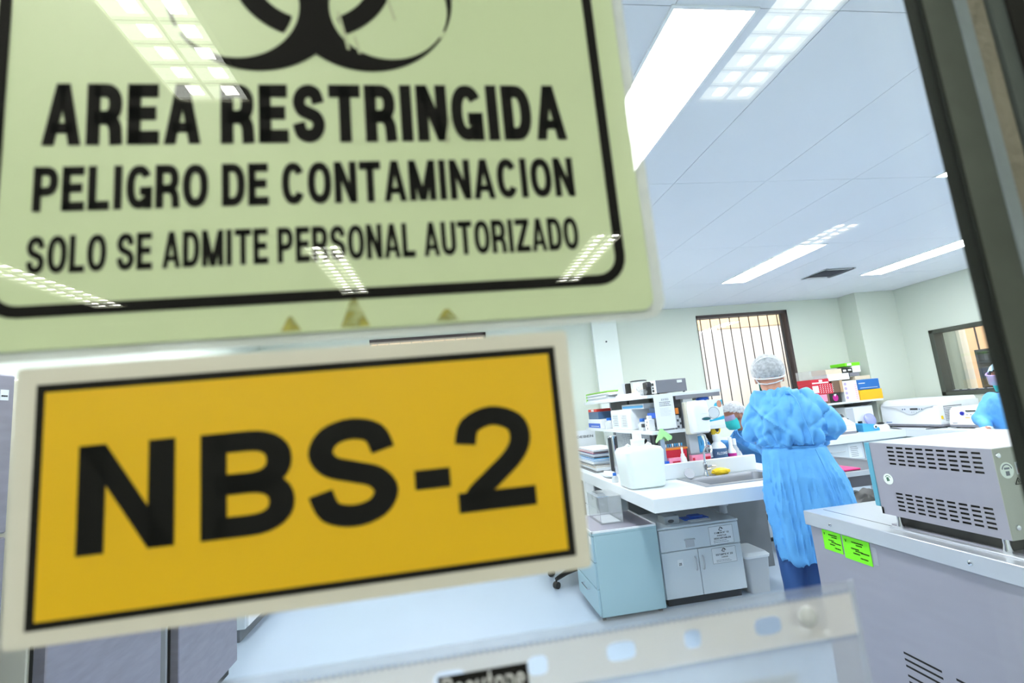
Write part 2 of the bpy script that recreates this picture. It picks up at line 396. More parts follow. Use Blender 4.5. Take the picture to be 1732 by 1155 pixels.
sc = obj('screw_hole', MB().cyl((2.151, YF-.064, 2.324), (2.151, YF-.06, 2.324), .012, n=12), DGREY, bpy.data.objects['trim_1'])
struct('trim_2', bx(5.735, XR, 5.85, YF, 0, H), WALL)
W3 = (4.2, 5.475, 1.207, 2.065)
rt = MB()
rt.holed(YN-.1, YF+.3, 0, H+.1, [W3], faceX(XR)); rt.holed(YN-.1, YF+.3, 0, H+.1, [W3], faceX(XR+.12))
for q in ([(XR, W3[0], W3[2]), (XR, W3[1], W3[2]), (XR+.12, W3[1], W3[2]), (XR+.12, W3[0], W3[2])], [(XR, W3[0], W3[3]), (XR, W3[1], W3[3]), (XR+.12, W3[1], W3[3]), (XR+.12, W3[0], W3[3])],
          [(XR, W3[1], W3[2]), (XR, W3[1], W3[3]), (XR+.12, W3[1], W3[3]), (XR+.12, W3[1], W3[2])], [(XR, W3[0], W3[2]), (XR, W3[0], W3[3]), (XR+.12, W3[0], W3[3]), (XR+.12, W3[0], W3[2])]):
    rt.add(q, [(0, 1, 2, 3)])
struct('wall_right', rt, WALL)
struct('wall_left', bx(XL-.1, XL, YN-.1, YF+.3, 0, H+.1), WALL)
nw = MB(); DX0, DX1, DZ = -.64, .2725, 2.06
nw.box(-3.7, DX0-.066, .12, YN, 0, H+.1); nw.box(DX1+.066, XR+.15, .12, YN, 0, H+.1); nw.box(DX0-.066, DX1+.066, .12, YN, DZ+.066, H+.1)
struct('wall_near', nw, WALL)
# ceiling with its boards
ceil = struct('ceiling', bx(XL-.1, XR+.15, YN-.1, YF+.3, H+.006, H+.1), CEILGAP)
gx = [XL]+[round(1.385+.585*k, 4) for k in range(-6, 9)]+[XR]; gx = [g for g in gx if XL <= g <= XR]
gy = [YN, 1.25, 2.45, 3.65, 4.85, 6.05, YF]
G = .0016; cache = {}
for i in range(len(gx)-1):
    for j in range(len(gy)-1):
        w, l = gx[i+1]-gx[i], gy[j+1]-gy[j]
        if w < .02 or l < .02: continue
        key = (round(w, 3), round(l, 3))
        if key not in cache:
            o = obj('ceiling_board', bx(gx[i]+G, gx[i+1]-G, gy[j]+G, gy[j+1]-G, H, H+.006), CEIL)
            BASE[o.name] = Vector((gx[i], gy[j], 0)); cache[key] = (o, gx[i], gy[j])
            loc = o.location.copy(); o.parent = ceil; o.location = loc-BASE['ceiling']
        else:
            o0, x0, y0 = cache[key]; o = o0.copy(); C.objects.link(o); o.location = o0.location+Vector((gx[i]-x0, gy[j]-y0, 0))
# corridor shell
struct('wall_corridor_back', bx(-3.7, 4.7, -4.7, -4.6, 0, H+.1), CORR)
struct('wall_corridor_left', bx(-3.8, -3.7, -4.7, .25, 0, H+.1), CORR)
struct('wall_corridor_right', bx(4.6, 4.7, -4.7, .12, 0, H+.1), CORR)
struct('ceiling_corridor', bx(-3.8, 4.7, -4.7, .12, H, H+.1), CORR)
# outside and the adjoining room
EXTW = mat('cream_render', (252, 240, 228), .8, var=.05, vscale=.8, stretch=(3, 1, .2)); EXTP = mat('peach_render', (246, 206, 160), .8)  # cream is the outer wall's own colour
ext = struct('wall_outside', bx(-4, 9.5, 8.0, 8.2, 0, 2.66), EXTW)
obj('painted_band', bx(-4, 9.5, 7.97, 8.2, 2.66, 3.9), EXTP, ext)
struct('wall_outside_right', bx(9.6, 9.8, 2.0, 9.2, 0, 3.6), EXTP)
ADJ = mat('adjoining_wall', (186, 192, 176), .6, var=.05)
struct('wall_adjoining', MB().box(8.2, 8.3, 6.63, 7.35, 0, 2.9).box(8.2, 8.3, 1.0, 6.63, 0, .9).box(8.2, 8.3, 1, 6.63, 2.5, 2.9), ADJ)
struct('wall_adjoining_far', bx(6.4, 8.3, 7.3, 7.4, 0, 2.9), ADJ)
struct('wall_adjoining_side', bx(6.4, 6.5, 6.27, 7.3, 0, 2.9), ADJ)
struct('wall_adjoining_near', bx(6.5, 8.3, 1.0, 1.1, 0, 2.9), ADJ)
struct('ceiling_adjoining', bx(6.5, 8.3, 1.0, 7.4, 2.82, 2.9), CEIL)

def barred_window(name, a, b, c, d, n):
    fr = MB()
    fr.box(a, b, YF-.02, YF+.12, d-.04, d); fr.box(a, b, YF-.02, YF+.12, c, c+.04)
    fr.box(a, a+.006, YF-.01, YF+.12, c, d); fr.box(b-.03, b, YF-.02, YF+.12, c, d)
    o = struct(name, fr, BROWNF)
    for x in (b-.05, b-.062): obj('frame_channel', bx(x, x+.006, YF+.05, YF+.07, c+.04, d-.04), DGREY, o)
    for k in range(n):
        x = a+(b-a)*(k+.62)/(n+.35)
        obj('bar', MB().cyl((x, YF+.06, c+.03), (x, YF+.06, d-.03), .0065, n=8), BARS, o)
    obj('pane', bx(a+.03, b-.03, YF+.1, YF+.104, c+.04, d-.04), PANE, o)
    return o
barred_window('window_1', *W1, 9); barred_window('window_2', *W2, 10)
fr = MB()
fr.box(XR-.02, XR+.13, W3[0], W3[1], W3[3]-.05, W3[3], .004); fr.box(XR-.02, XR+.13, W3[0], W3[1], W3[2], W3[2]+.05, .004)
fr.box(XR-.02, XR+.13, W3[1]-.06, W3[1], W3[2], W3[3], .004); fr.box(XR-.02, XR+.13, W3[0], W3[0]+.06, W3[2], W3[3], .004)
w3 = struct('window_3', fr, OLIVEF)
obj('pane', bx(XR+.09, XR+.094, W3[0]+.06, W3[1]-.06, W3[2]+.05, W3[3]-.05), PANE, w3)
w4 = struct('window_4', MB().box(8.18, 8.3, 6.58, 6.63, .9, 2.5).box(8.18, 8.3, 1.0, 6.63, 2.44, 2.5).box(8.18, 8.3, 1.0, 6.63, .9, .95), CREAM)
for k in range(28): obj('bar', MB().cyl((8.28, 6.42-.19*k, .92), (8.28, 6.42-.19*k, 2.48), .011, n=8), BARS, w4)

# the glass door in front of the camera
ALU = mat('weathered_aluminium', (92, 100, 94), .7, .1, var=.3, vscale=40)
ALUL = mat('bare_aluminium_edge', (150, 164, 174), .6, .1, var=.2, vscale=60)
SEAL = mat('old_sealant', (146, 142, 130), .7, var=.2, vscale=50, bump=.4, bscale=120)
RUBSHADE = mat('rubber_and_shade_black', (14, 14, 14), .8)
ALUD = mat('dark_jamb_aluminium', (92, 102, 102), .6, .1, var=.2, vscale=50)
door = MB()
door.box(DX1+.001, DX1+.0208, .199, .2075, 0, DZ+.02); door.box(DX0-.0208, DX0-.001, .199, .2075, 0, DZ+.02)
door.box(DX0, DX1, .199, .2075, DZ, DZ+.02); door.box(DX0, DX1, .199, .2075, 0, .16)
dr = struct('door_1', door, ALU)
obj('pane', bx(DX0, DX1, .2005, .206, .16, DZ), GLASS, dr)
BEAD = mat('glazing_bead', (40, 44, 40), .8, var=.3, vscale=50, spec=.15)
for s, x in ((1, DX1), (-1, DX0)):
    q = lambda a, b: tuple(sorted((x+s*a, x+s*b)))
    obj('glazing_bead', bx(*q(0, .001), .199, .2075, .16, DZ), BEAD, dr)
    obj('frame_edge', bx(*q(.0208, .0286), .1982, .2075, 0, DZ+.03), ALUL, dr)
    obj('sealant_strip', bx(*q(.0286, .0403), .1988, .2075, 0, DZ+.03), SEAL, dr)
    obj('gasket', bx(*q(.0403, .0442), .2015, .2075, 0, DZ+.03), RUBSHADE, dr)
    obj('jamb', bx(*q(.0442, .0539), .1985, .212, 0, DZ+.066), ALUD, dr)
    obj('jamb_shade', bx(*q(.0539, .16), .197, .22, 0, DZ+.12), RUBSHADE, dr)  # black colour stands in for the shade on the backlit door wall
obj('jamb_head', bx(DX0-.054, DX1+.054, .1985, .212, DZ+.02, DZ+.066), ALUD, dr)
struct('baseboard_left', bx(XL, XL+.012, YN, YF, 0, .08), GREYP)

# ================================================================== SIGNS ON THE GLASS
SY = .2072
s1 = thing('restricted_area_sign', 'pale green laminated sign reading AREA RESTRINGIDA with biohazard emblem', 'sign', (-.045, SY, 1.539))
def rrect(u0, u1, w0, w1, r, n=6):
    o = []
    for cx, cy, a in ((u1-r, w1-r, 0), (u0+r, w1-r, 90), (u0+r, w0+r, 180), (u1-r, w0+r, 270)):
        for k in range(n+1): t = math.radians(a+90*k/n); o.append((cx+r*math.cos(t), cy+r*math.sin(t)))
    return o
pl = lambda u, w, d: (u, d, w)
obj('laminate', MB().prism(rrect(-.2005, .1045, 1.5375, 1.822, .009), pl, SY+.0014, SY+.0020), SIGNEDGE, s1)
obj('board', MB().prism(rrect(-.196, .0985, 1.5415, 1.818, .006), pl, SY+.0004, SY+.0014), SIGNBIG, s1)
bo = MB()
o_, i_ = rrect(-.1775, .0875, 1.5545, 1.803, .014), rrect(-.1725, .0825, 1.5595, 1.798, .009)
for k in range(len(o_)):
    j = (k+1) % len(o_); bo.add([(o_[k][0], SY+.0002, o_[k][1]), (o_[j][0], SY+.0002, o_[j][1]), (i_[j][0], SY+.0002, i_[j][1]), (i_[k][0], SY+.0002, i_[k][1])], [(0, 1, 2, 3)])
obj('border_line', bo, INK, s1)
fs = faceY(SY+.0002)
lt = MB(); text(lt, 'AREA RESTRINGIDA', fs, -.1585, .0665, 1.6275, 1.6560, .30, .225); obj('lettering', lt, INK, s1)
lt = MB(); text(lt, 'PELIGRO DE CONTAMINACION', fs, -.1605, .0672, 1.5985, 1.6180, .265, .20); obj('lettering', lt, INK, s1)
lt = MB(); text(lt, 'SOLO SE ADMITE PERSONAL AUTORIZADO', fs, -.1615, .0662, 1.5722, 1.5880, .26, .18); obj('lettering', lt, INK, s1)
# trefoil emblem from its circles, cut out by marching squares
def emblem(mb, ox, oz, u, fn):
    dirs = [math.radians(a) for a in (90, 210, 330)]
    def val(x, z):
        big = min(math.hypot(x-11*math.cos(a), z-11*math.sin(a))-15.2 for a in dirs)
        inn = min(math.hypot(x-15.2*math.cos(a), z-15.2*math.sin(a))-10.6 for a in dirs)
        v = max(big, -inn, 3-math.hypot(x, z))
        for a in dirs:
            c, s = math.cos(a), math.sin(a); al, ac = x*c+z*s, -x*s+z*c
            if al > 0: v = max(v, min(.9-abs(ac), 0) if False else (.55-abs(ac) if (al < 7.5 or al > 20) else -9))
        rr = math.hypot(x, z); ring = max(abs(rr-12.4)-1.9, inn+1.0)
        return min(v, ring)
    N = 150; S = 54/N; g = [[val(-27+S*i, -27+S*j) for j in range(N+1)] for i in range(N+1)]
    for i in range(N):
        for j in range(N):
            cs = [(i, j), (i+1, j), (i+1, j+1), (i, j+1)]; vv = [g[a][b] for a, b in cs]
            if min(vv) > 0: continue
            poly = []
            for k in range(4):
                a, b = cs[k], cs[(k+1) % 4]; va, vb = vv[k], vv[(k+1) % 4]
                if va <= 0: poly.append(a)
                if (va <= 0) != (vb <= 0): t = va/(va-vb); poly.append((a[0]+(b[0]-a[0])*t, a[1]+(b[1]-a[1])*t))
            if len(poly) > 2: mb.add([fn(ox+(-27+S*p[0])*u, oz+(-27+S*p[1])*u) for p in poly], [tuple(range(len(poly)))])
    return mb
obj('emblem', emblem(MB(), -.0480, 1.7166, .0026, fs), INK, s1, smooth=False)
for x, w, h in ((-.036, .012, .0125), (-.062, .008, .0065), (.003, .010, .0055)):
    obj('glue_stain', MB().prism([(x-w/2, 1.5425), (x+w/2, 1.5425), (x+w*.28, 1.5425+h*.5), (x+w*.05, 1.5425+h), (x-w*.15, 1.5425+h*.9), (x-w*.32, 1.5425+h*.45)], pl, SY+.00025, SY+.0004), GLUE, s1)
PALE = mat('scuff_on_print', (196, 208, 172), .6)
for a, b, c, d in ((-.038, 1.694, -.034, 1.674), (-.031, 1.681, -.029, 1.672), (.0105, 1.640, .008, 1.626), (-.015, 1.702, -.012, 1.690)):
    obj('scuff', MB().add([(a, SY+.0001, b), (a+.0012, SY+.0001, b), (c+.0014, SY+.0001, d), (c, SY+.0001, d)], [(0, 1, 2, 3)]), PALE, s1)

s2 = thing('biosafety_level_sign', 'yellow sign with black letters NBS-2 and white margin', 'sign', (-.053, SY, 1.434))
obj('board', MB().prism(rrect(-.1625, .0552, 1.4335, 1.5345, .002), pl, SY+.0006, SY+.0016), SIGNWHT, s2)
obj('black_frame', MB().holed(-.1555, .0490, 1.4390, 1.5278, [(-.1523, .0458, 1.4418, 1.5246)], faceY(SY+.0005)), INK, s2)
obj('yellow_field', bx(-.1523, .0458, SY+.0003, SY+.0006, 1.4418, 1.5246), SIGNYEL, s2)
fn2 = faceY(SY+.0001)
lt = MB()
for ch, a, b, c, d, bo_, hb in (('N', -.1397, -.1060, 1.4628, 1.5030, .26, .2), ('B', -.0968, -.0622, 1.4628, 1.5030, .25, .185), ('S', -.0572, -.0218, 1.4615, 1.5042, .245, .185), ('2', .0020, .0345, 1.4615, 1.5040, .245, .175)):
    text(lt, ch, fn2, a, b, c, d, bo_*.88, hb*1.06)
lt.add([fn2(-.0152, 1.4727), fn2(-.0008, 1.4727), fn2(-.0008, 1.4805), fn2(-.0152, 1.4805)], [(0, 1, 2, 3)])
obj('lettering', lt, BLACKM, s2)

s3 = thing('document_sleeve', 'clear punched plastic document sleeve taped below the yellow sign', 'sleeve', (.02, SY, 1.19))
def hull(c, rx, rz, n=16, e=3.): return [(c[0]+rx*math.copysign(abs(math.cos(t))**(2/e), math.cos(t)), c[1]+rz*math.copysign(abs(math.sin(t))**(2/e), math.sin(t))) for t in [2*PI*k/n for k in range(n)]]
strip = MB()
z0, z1, zc = 1.3905, 1.4080, 1.3996
holes = [(-.0065, .0062), (.0285, .0040), (.0635, .0062), (.0950, .0037), (.1298, .0062)]
holes = [(-.105, .0062), (-.07, .0037), (-.04, .0062)]+holes
# the strip is cut into bays, each bay a ring of faces round its own hole
xs = [-.128]+[(holes[i][0]+holes[i+1][0])/2 for i in range(len(holes)-1)]+[.1485, .1722]
for i, (hx_, rx_) in enumerate(holes):
    x0_, x1_ = xs[i], xs[i+1]; n = 24; inner = []; outer = []
    for k in range(n):
        t = 2*PI*(k+.5)/n; c_, s_ = math.cos(t), math.sin(t); e = 3.2
        inner.append((hx_+rx_*math.copysign(abs(c_)**(2/e), c_), zc+.0036*math.copysign(abs(s_)**(2/e), s_)))
        dx = (x1_-hx_) if c_ > 0 else (hx_-x0_); dz = (z1-zc) if s_ > 0 else (zc-z0)
        f_ = min(dx/max(abs(c_), 1e-6), dz/max(abs(s_), 1e-6)); outer.append((hx_+c_*f_, zc+s_*f_))
    for cx_, cz_ in ((x0_, z0), (x1_, z0), (x1_, z1), (x0_, z1)):
        b_ = min(range(n), key=lambda k: (outer[k][0]-cx_)**2+(outer[k][1]-cz_)**2); outer[b_] = (cx_, cz_)
    for k in range(n):
        j = (k+1) % n; strip.add([(p[0], SY+.0006, p[1]) for p in (inner[k], inner[j], outer[j], outer[k])], [(0, 1, 2, 3)])
strip.holed(.1485, .1722, z0, z1, [], faceY(SY+.0006))
obj('punched_strip', strip, SLEEVE_STRIP, s3)
obj('pocket', MB().holed(-.128, .1735, 1.19, z0, [], faceY(SY+.0006)).holed(-.128, .1725, z1, 1.4125, [], faceY(SY+.0006)), SLEEVE_BODY, s3)
wd = MB()
for k in range(118):
    x = -.127+k*.00255
    wd.box(x, x+.0012, SY+.0002, SY+.0006, z1-.0006, z1+.0009); wd.box(x, x+.0012, SY+.0002, SY+.0006, z0-.0016, z0-.0002)
tag(obj('weld_seam', wd, SLEEVE_EDGE, s3), kind='stuff')
for a in (.1716, -.1285): obj('side_edge', bx(a, a+.002, SY+.0001, SY+.0009, 1.19, 1.4125), SLEEVE_BODY, s3)
obj('label_block', bx(-.0112, .0242, SY+.0003, SY+.0005, 1.3915, 1.4015), INK, s3)
obj('lettering', text(MB(), 'Beautone', faceY(SY+.0002), -.0097, .0227, 1.3928, 1.4008, .18, .15, gap=.2), PAPER, s3)
obj('inserted_sheet', bx(-.12, .140, SY+.0010, SY+.0012, 1.195, 1.3795), MILKY, s3)
obj('suction_pad', MB().lathe([(.0042, 0), (.0040, .0012), (.0028, .002), (.001, .0024)], (.1487, SY+.0005, 1.4008), 20, Matrix.Rotation(PI/2, 4, 'X')), MILKY, s3)

# ================================================================== LIGHT FITTINGS
def panel_lamp(x, y, label):
    t = thing('ceiling_lamp', label, 'lamp', (x+.14, y+.6, H-.012), 'flat ceiling lamps of the laboratory')
    obj('frame', MB().box(x-.012, x, y-.012, y+1.202, H-.006, H).box(x+.28, x+.292, y-.012, y+1.202, H-.006, H).box(x, x+.28, y-.012, y, H-.006, H).box(x, x+.28, y+1.19, y+1.202, H-.006, H), WHITE, t)
    obj('diffuser', bx(x, x+.28, y, y+1.19, H-.005, H-.001), LAMP, t)
    return t
panel_lamp(.80, 1.255, 'flat glowing ceiling lamp nearest the glass door')
panel_lamp(3.14, 3.67, 'flat glowing ceiling lamp in front of the barred window, left of the air vent')
panel_lamp(4.90, 3.67, 'flat glowing ceiling lamp right of the air vent')
panel_lamp(3.14, 1.255, 'flat glowing ceiling lamp whose tip shows beside the door frame')
panel_lamp(.80, 3.67, 'added flat ceiling lamp, unseen behind the pale green sign, over the island')  # this and the next three are out of sight, added for room lighting
panel_lamp(-1.53, 1.255, 'added flat ceiling lamp, unseen behind the pale green sign, over the freezers')
panel_lamp(-1.53, 3.67, 'added flat ceiling lamp, unseen behind the pale green sign, over the left bench')
panel_lamp(4.90, 1.255, 'added flat ceiling lamp, unseen behind the dark door frame, in the near right corner')
at = thing('ceiling_lamp', 'added unseen lamp lighting the room beyond the right window', 'lamp', (7.4, 5.5, 2.8)); obj('diffuser', bx(7.25, 7.55, 4.9, 6.1, 2.81, 2.815), LAMP, at)  # unseen lamp added to brighten the adjoining room

def louvre_lamp(x, y, label):
    """recessed corridor fitting: lit lens, glowing squares for the tube reflections, cross blades"""
    t = thing('louvre_lamp', label, 'lamp', (x+.12, y+.61, H-.03), 'louvred corridor lamps')
    w, l = .235, 1.22
    obj('lens', bx(x, x+w, y, y+l, H-.012, H-.008), LENS, t)
    obj('frame', MB().box(x-.006, x, y, y+l, H-.024, H).box(x+w, x+w+.006, y, y+l, H-.024, H).box(x-.006, x+w+.006, y-.006, y, H-.024, H).box(x-.006, x+w+.006, y+l, y+l+.006, H-.024, H), LOUVRE, t)
    obj('centre_blade', bx(x+w*.5-.002, x+w*.5+.002, y, y+l, H-.024, H-.012), LOUVRE, t)
    for k in range(1, 14): obj('cross_blade', bx(x, x+w, y+l*k/14-.0015, y+l*k/14+.0015, H-.024, H-.012), LOUVRE, t)
    for q in (.32, .80):
        for k in range(14): obj('lamp_cell', bx(x+w*q-.022, x+w*q+.022, y+l*(k+.30)/14, y+l*(k+.72)/14, H-.014, H-.012), TUBE_REFL, t)  # glowing squares stand in for the tubes' reflections in each cell
    return t
LN = {0: 'far left', 1: 'left', 2: 'right', 3: 'far right'}
for r, y in enumerate((-1.275, -3.97)):
    for k, x in enumerate((-2.865, -.86, 1.11, 3.06)):
        louvre_lamp(x, y, 'louvred corridor lamp mirrored in the glass, %s of the %s row' % (LN[k], ('nearer', 'farther')[r]))
vt = thing('ceiling_vent', 'square ceiling air vent between two lamps', 'vent', (4.31, 4.69, H-.014))
obj('frame', MB().holed(4.13, 4.50, 4.50, 4.87, [(4.16, 4.47, 4.53, 4.84)], lambda u, w: (u, w, H-.012)).box(4.13, 4.16, 4.5, 4.87, H-.012, H).box(4.47, 4.5, 4.5, 4.87, H-.012, H), LGREY, vt)
obj('duct', bx(4.16, 4.47, 4.53, 4.84, H-.002, H), MGREY, vt)
for k in range(7): obj('slat', MB().add([(4.16, 4.545+.042*k, H-.011), (4.47, 4.545+.042*k, H-.011), (4.47, 4.57+.042*k, H-.003), (4.16, 4.57+.042*k, H-.003)], [(0, 1, 2, 3)]), LGREY, vt)

# ================================================================== LEFT SIDE: FREEZERS AND BENCH
def upright_freezer(y0, y1, h, split, side, label):
    t = thing('upright_freezer', label, 'freezer', (-1.83, (y0+y1)/2, 0), 'upright steel freezers')
    obj('cabinet_body', bx(XL+.02, -1.51, y0, y1, .06, h, .004), side, t)
    obj('gasket', bx(-1.51, -1.495, y0+.012, y1-.012, .1, h-.03), BLACK, t)
    d = obj('upper_door', bx(-1.495, -1.45, y0+.002, y1-.002, split+.006, h-.004, .005), DARKST, t)
    obj('handle', MB().tube([(-1.45, y0+.05, split+.06), (-1.42, y0+.05, split+.06), (-1.42, y0+.05, split+.3), (-1.45, y0+.05, split+.3)], .008), CHROME, d)
    d = obj('lower_door', bx(-1.495, -1.45, y0+.002, y1-.002, .1, split-.006, .005), DARKST, t)
    obj('handle', MB().tube([(-1.45, y0+.05, split-.06), (-1.42, y0+.05, split-.06), (-1.42, y0+.05, split-.3), (-1.45, y0+.05, split-.3)], .008), CHROME, d)
    obj('kick_plate', bx(-2.1, -1.5, y0+.01, y1-.01, .03, .1), BLACK, t)
    for a in (-2.1, -1.56):
        for b in (y0+.06, y1-.06): obj('foot', MB().cyl((a, b, 0), (a, b, .06), .02, n=12), BLACK, t)
    return t
fz = upright_freezer(1.14, 1.852, 1.79, 1.265, LGREY, 'upright steel freezer at the left edge with a small door label')
obj('door_label', bx(-1.45, -1.4485, 1.795, 1.825, 1.70, 1.735), PAPER, fz); obj('label_print', lines(MB(), faceX(-1.448), 1.798, 1.822, 1.708, 1.72, 1), INK, fz)
upright_freezer(2.035, 2.735, 1.80, 1.265, CREAM, 'upright steel freezer with cream sides below the yellow sign')
upright_freezer(2.89, 3.585, 1.80, 1.265, LGREY, 'upright steel freezer nearest the left white bench')
lb = thing('side_bench', 'white bench with grey kick strip beyond the freezers', 'bench', (-1.9, 5.1, 0))
obj('carcass', bx(XL+.01, -1.62, 4.14, 6.1, .09, .86), CABW, lb); obj('kick_strip', bx(XL+.01, -1.66, 4.145, 6.1, 0, .09), GREYP, lb)
obj('worktop', bx(XL+.01, -1.60, 4.13, 6.1, .86, .9, .004), SLAB, lb)
for k in range(4):
    d = obj('door', bx(-1.62, -1.602, 4.16+.485*k, 4.635+.485*k, .10, .85, .003), WHITE, lb); obj('handle', MB().tube([(-1.602, 4.21+.485*k, .7), (-1.58, 4.21+.485*k, .7), (-1.58, 4.21+.485*k, .8), (-1.602, 4.21+.485*k, .8)], .005), CHROME, d)

# ================================================================== ISLAND BENCH
T, TB = .863, .776
isl = thing('island_worktop', 'long white island worktop with a low upstand behind the sink', 'worktop', (1.95, 4.5, TB))
SK = (1.80, 2.40, 3.32, 3.70)
top = MB()
for a in ((1.278, 2.70, 3.1, SK[2]), (1.278, 2.70, SK[3], 6.0), (1.278, SK[0], SK[2], SK[3]), (SK[1], 2.70, SK[2], SK[3])): top.box(*a, TB, T)
obj('slab', top, SLAB, isl)
obj('upstand', bx(1.55, 2.47, 3.75, 3.782, T, .985, .006), SLAB, isl)
one('bench_support', 'grey under-bench partition behind the white cabinet', 'partition', bx(1.45, 2.69, 4.06, 4.09, 0, TB), GREYP)
one('bench_support', 'grey partition beside the white drawer unit under the island', 'partition', bx(1.33, 1.44, 4.58, 4.61, 0, TB), GREYP)
one('bench_support', 'grey end panel under the far end of the island', 'partition', bx(1.40, 2.5, 5.9, 5.93, 0, TB), GREYP)
one('drain_pipe', 'grey plastic drain pipe under the sink', 'pipe', MB().cyl((2.10, 3.72, .57), (2.10, 3.72, .70), .03, n=16).cyl((2.10, 3.72, .63), (2.10, 3.72, .66), .045, n=16).cyl((2.1, 3.72, .60), (2.1, 4.06, .60), .028, n=14), LGREY)
sk = thing('sink', 'stainless steel sink set in the near end of the island', 'sink', (2.1, 3.5, .70))
rim = MB().holed(1.755, 2.44, 3.285, 3.735, [(1.82, 2.385, 3.335, 3.655)], lambda u, w: (u, w, T+.006))
for a, b, c, d in ((1.755, 1.757, 3.285, 3.735), (2.438, 2.44, 3.285, 3.735), (1.755, 2.44, 3.285, 3.287), (1.755, 2.44, 3.733, 3.735)): rim.box(a, b, c, d, T, T+.006)
obj('rim', rim, mat('rim_steel', (170, 173, 178), .3, .6), sk)
bs = MB(); rs = []
for z, ins in ((T+.006, 0), (T-.02, .012), (T-.13, .025), (T-.15, .06)):
    rs.append([(u, w, z) for u, w in rrect(1.82+ins, 2.385-ins, 3.335+ins, 3.655-ins, .05, 5)])
bs.loft(rs, False); bs.add(rs[-1], [tuple(range(len(rs[-1])))])
obj('basin', bs, mat('basin_steel', (140, 142, 148), .4, .6, var=.1, vscale=10), sk); obj('drain', MB().cyl((2.1, 3.5, T-.1495), (2.1, 3.5, T-.146), .04), CHROME, sk)
fa = thing('faucet', 'tall chrome gooseneck faucet behind the sink', 'faucet', (1.995, 3.70, T+.006))
gp = [(1.995, 3.70, T+.006), (1.995, 3.70, T+.10), (1.997, 3.695, T+.19)]+[(1.997+.01*math.sin(a)*2, 3.695-.055*(1-math.cos(a)), T+.19+.055*math.sin(a)) for a in [PI*k/8 for k in range(1, 9)]]+[(2.0, 3.585, T+.16)]
obj('spout', MB().tube(gp, .0085, 12), CHROME, fa); obj('base', MB().lathe([(.026, 0), (.026, .012), (.016, .03), (.014, .06), (.017, .065), (.017, .1), (.012, .105)], (1.995, 3.70, T+.006), 20), CHROME, fa)
obj('lever', MB().tube([(1.995, 3.70, T+.075), (2.04, 3.69, T+.08), (2.075, 3.685, T+.075)], [.009, .007, .004], 10).cyl((2.0, 3.7, T+.055), (2.03, 3.7, T+.055), .013, n=12), CHROME, fa)
st = thing('sink_strainer', 'round metal sink strainer leaning beside the faucet', 'strainer', (1.80, 3.66, T+.006))
M_ = Matrix.Rotation(math.radians(62), 4, 'X')
obj('bowl', MB().lathe([(.042, .004), (.043, 0), (.034, -.004), (.030, -.016), (.012, -.022)], (1.835, 3.668, T+.046), 24, M_), MATS['basin_steel'], st)
for k in range(10):
    a = 2*PI*k/10; obj('slot', MB().cyl(Vector((1.835, 3.668, T+.046))+M_ @ Vector((.014*math.cos(a), .014*math.sin(a), -.006)), Vector((1.835, 3.668, T+.046))+M_ @ Vector((.028*math.cos(a), .028*math.sin(a), -.001)), .0028, n=6), BLACK, st)
def crumple(c, r, seed, amp=.25, sc=9, nu=30, nv=16):
    return MB().sphere(c, r, nu, nv, lambda d: 1+amp*noise.noise(d*2.3+Vector((seed, 0, 0)))+amp*.6*noise.noise(d*sc*.6+Vector((0, seed, 0))))
one('cleaning_cloth', 'crumpled yellow cleaning cloth on the sink rim', 'cloth', crumple((2.115, 3.695, T+.028), (.075, .035, .026), 3), YELLOW)

# ---- shelf rack on the island
rk = thing('shelf_rack', 'two tier grey and white shelf rack standing on the island', 'shelf', (1.98, 4.8, T))
obj('upper_shelf', bx(1.655, 2.315, 3.85, 5.75, 1.518, 1.545, .002), SLAB, rk)
obj('lower_shelf', bx(1.655, 2.315, 3.85, 5.80, 1.215, 1.243, .002), SLAB, rk)
obj('divider_panel', bx(1.975, 1.99, 3.91, 5.75, T, 1.518), GREYP, rk)
GP = mat('grey_post', (186, 192, 200), .45)
obj('post', bx(1.967, 2.05, 3.855, 3.905, T, 1.518, .003), GP, rk); obj('post', bx(1.967, 2.05, 5.69, 5.74, T, 1.518, .003), GP, rk)
for y in (4.5, 5.1): obj('upright', bx(1.955, 1.975, y, y+.03, T, 1.518), DGREY, rk)
obj('end_plate', bx(1.90, 2.30, 3.847, 3.853, 1.487, 1.519), MGREY, rk)
av = thing('notice_sheet', 'white AVISO notice hanging from the shelf rack end', 'notice', (1.79, 3.838, 1.257))
obj('sheet', bx(1.700, 1.872, 3.838, 3.840, 1.257, 1.543), PAPER, av)
fA = faceY(3.8375); pr = MB(); text(pr, 'AVISO', fA, 1.765, 1.830, 1.488, 1.506, .16)
lines(pr, fA, 1.745, 1.850, 1.44, 1.482, 3, .5, 4); obj('heading', pr, INKG, av); obj('small_print', lines(MB(), fA, 1.745, 1.84, 1.36, 1.43, 7, .22, 5), mat('pale_ink', (186, 192, 200), .8), av)
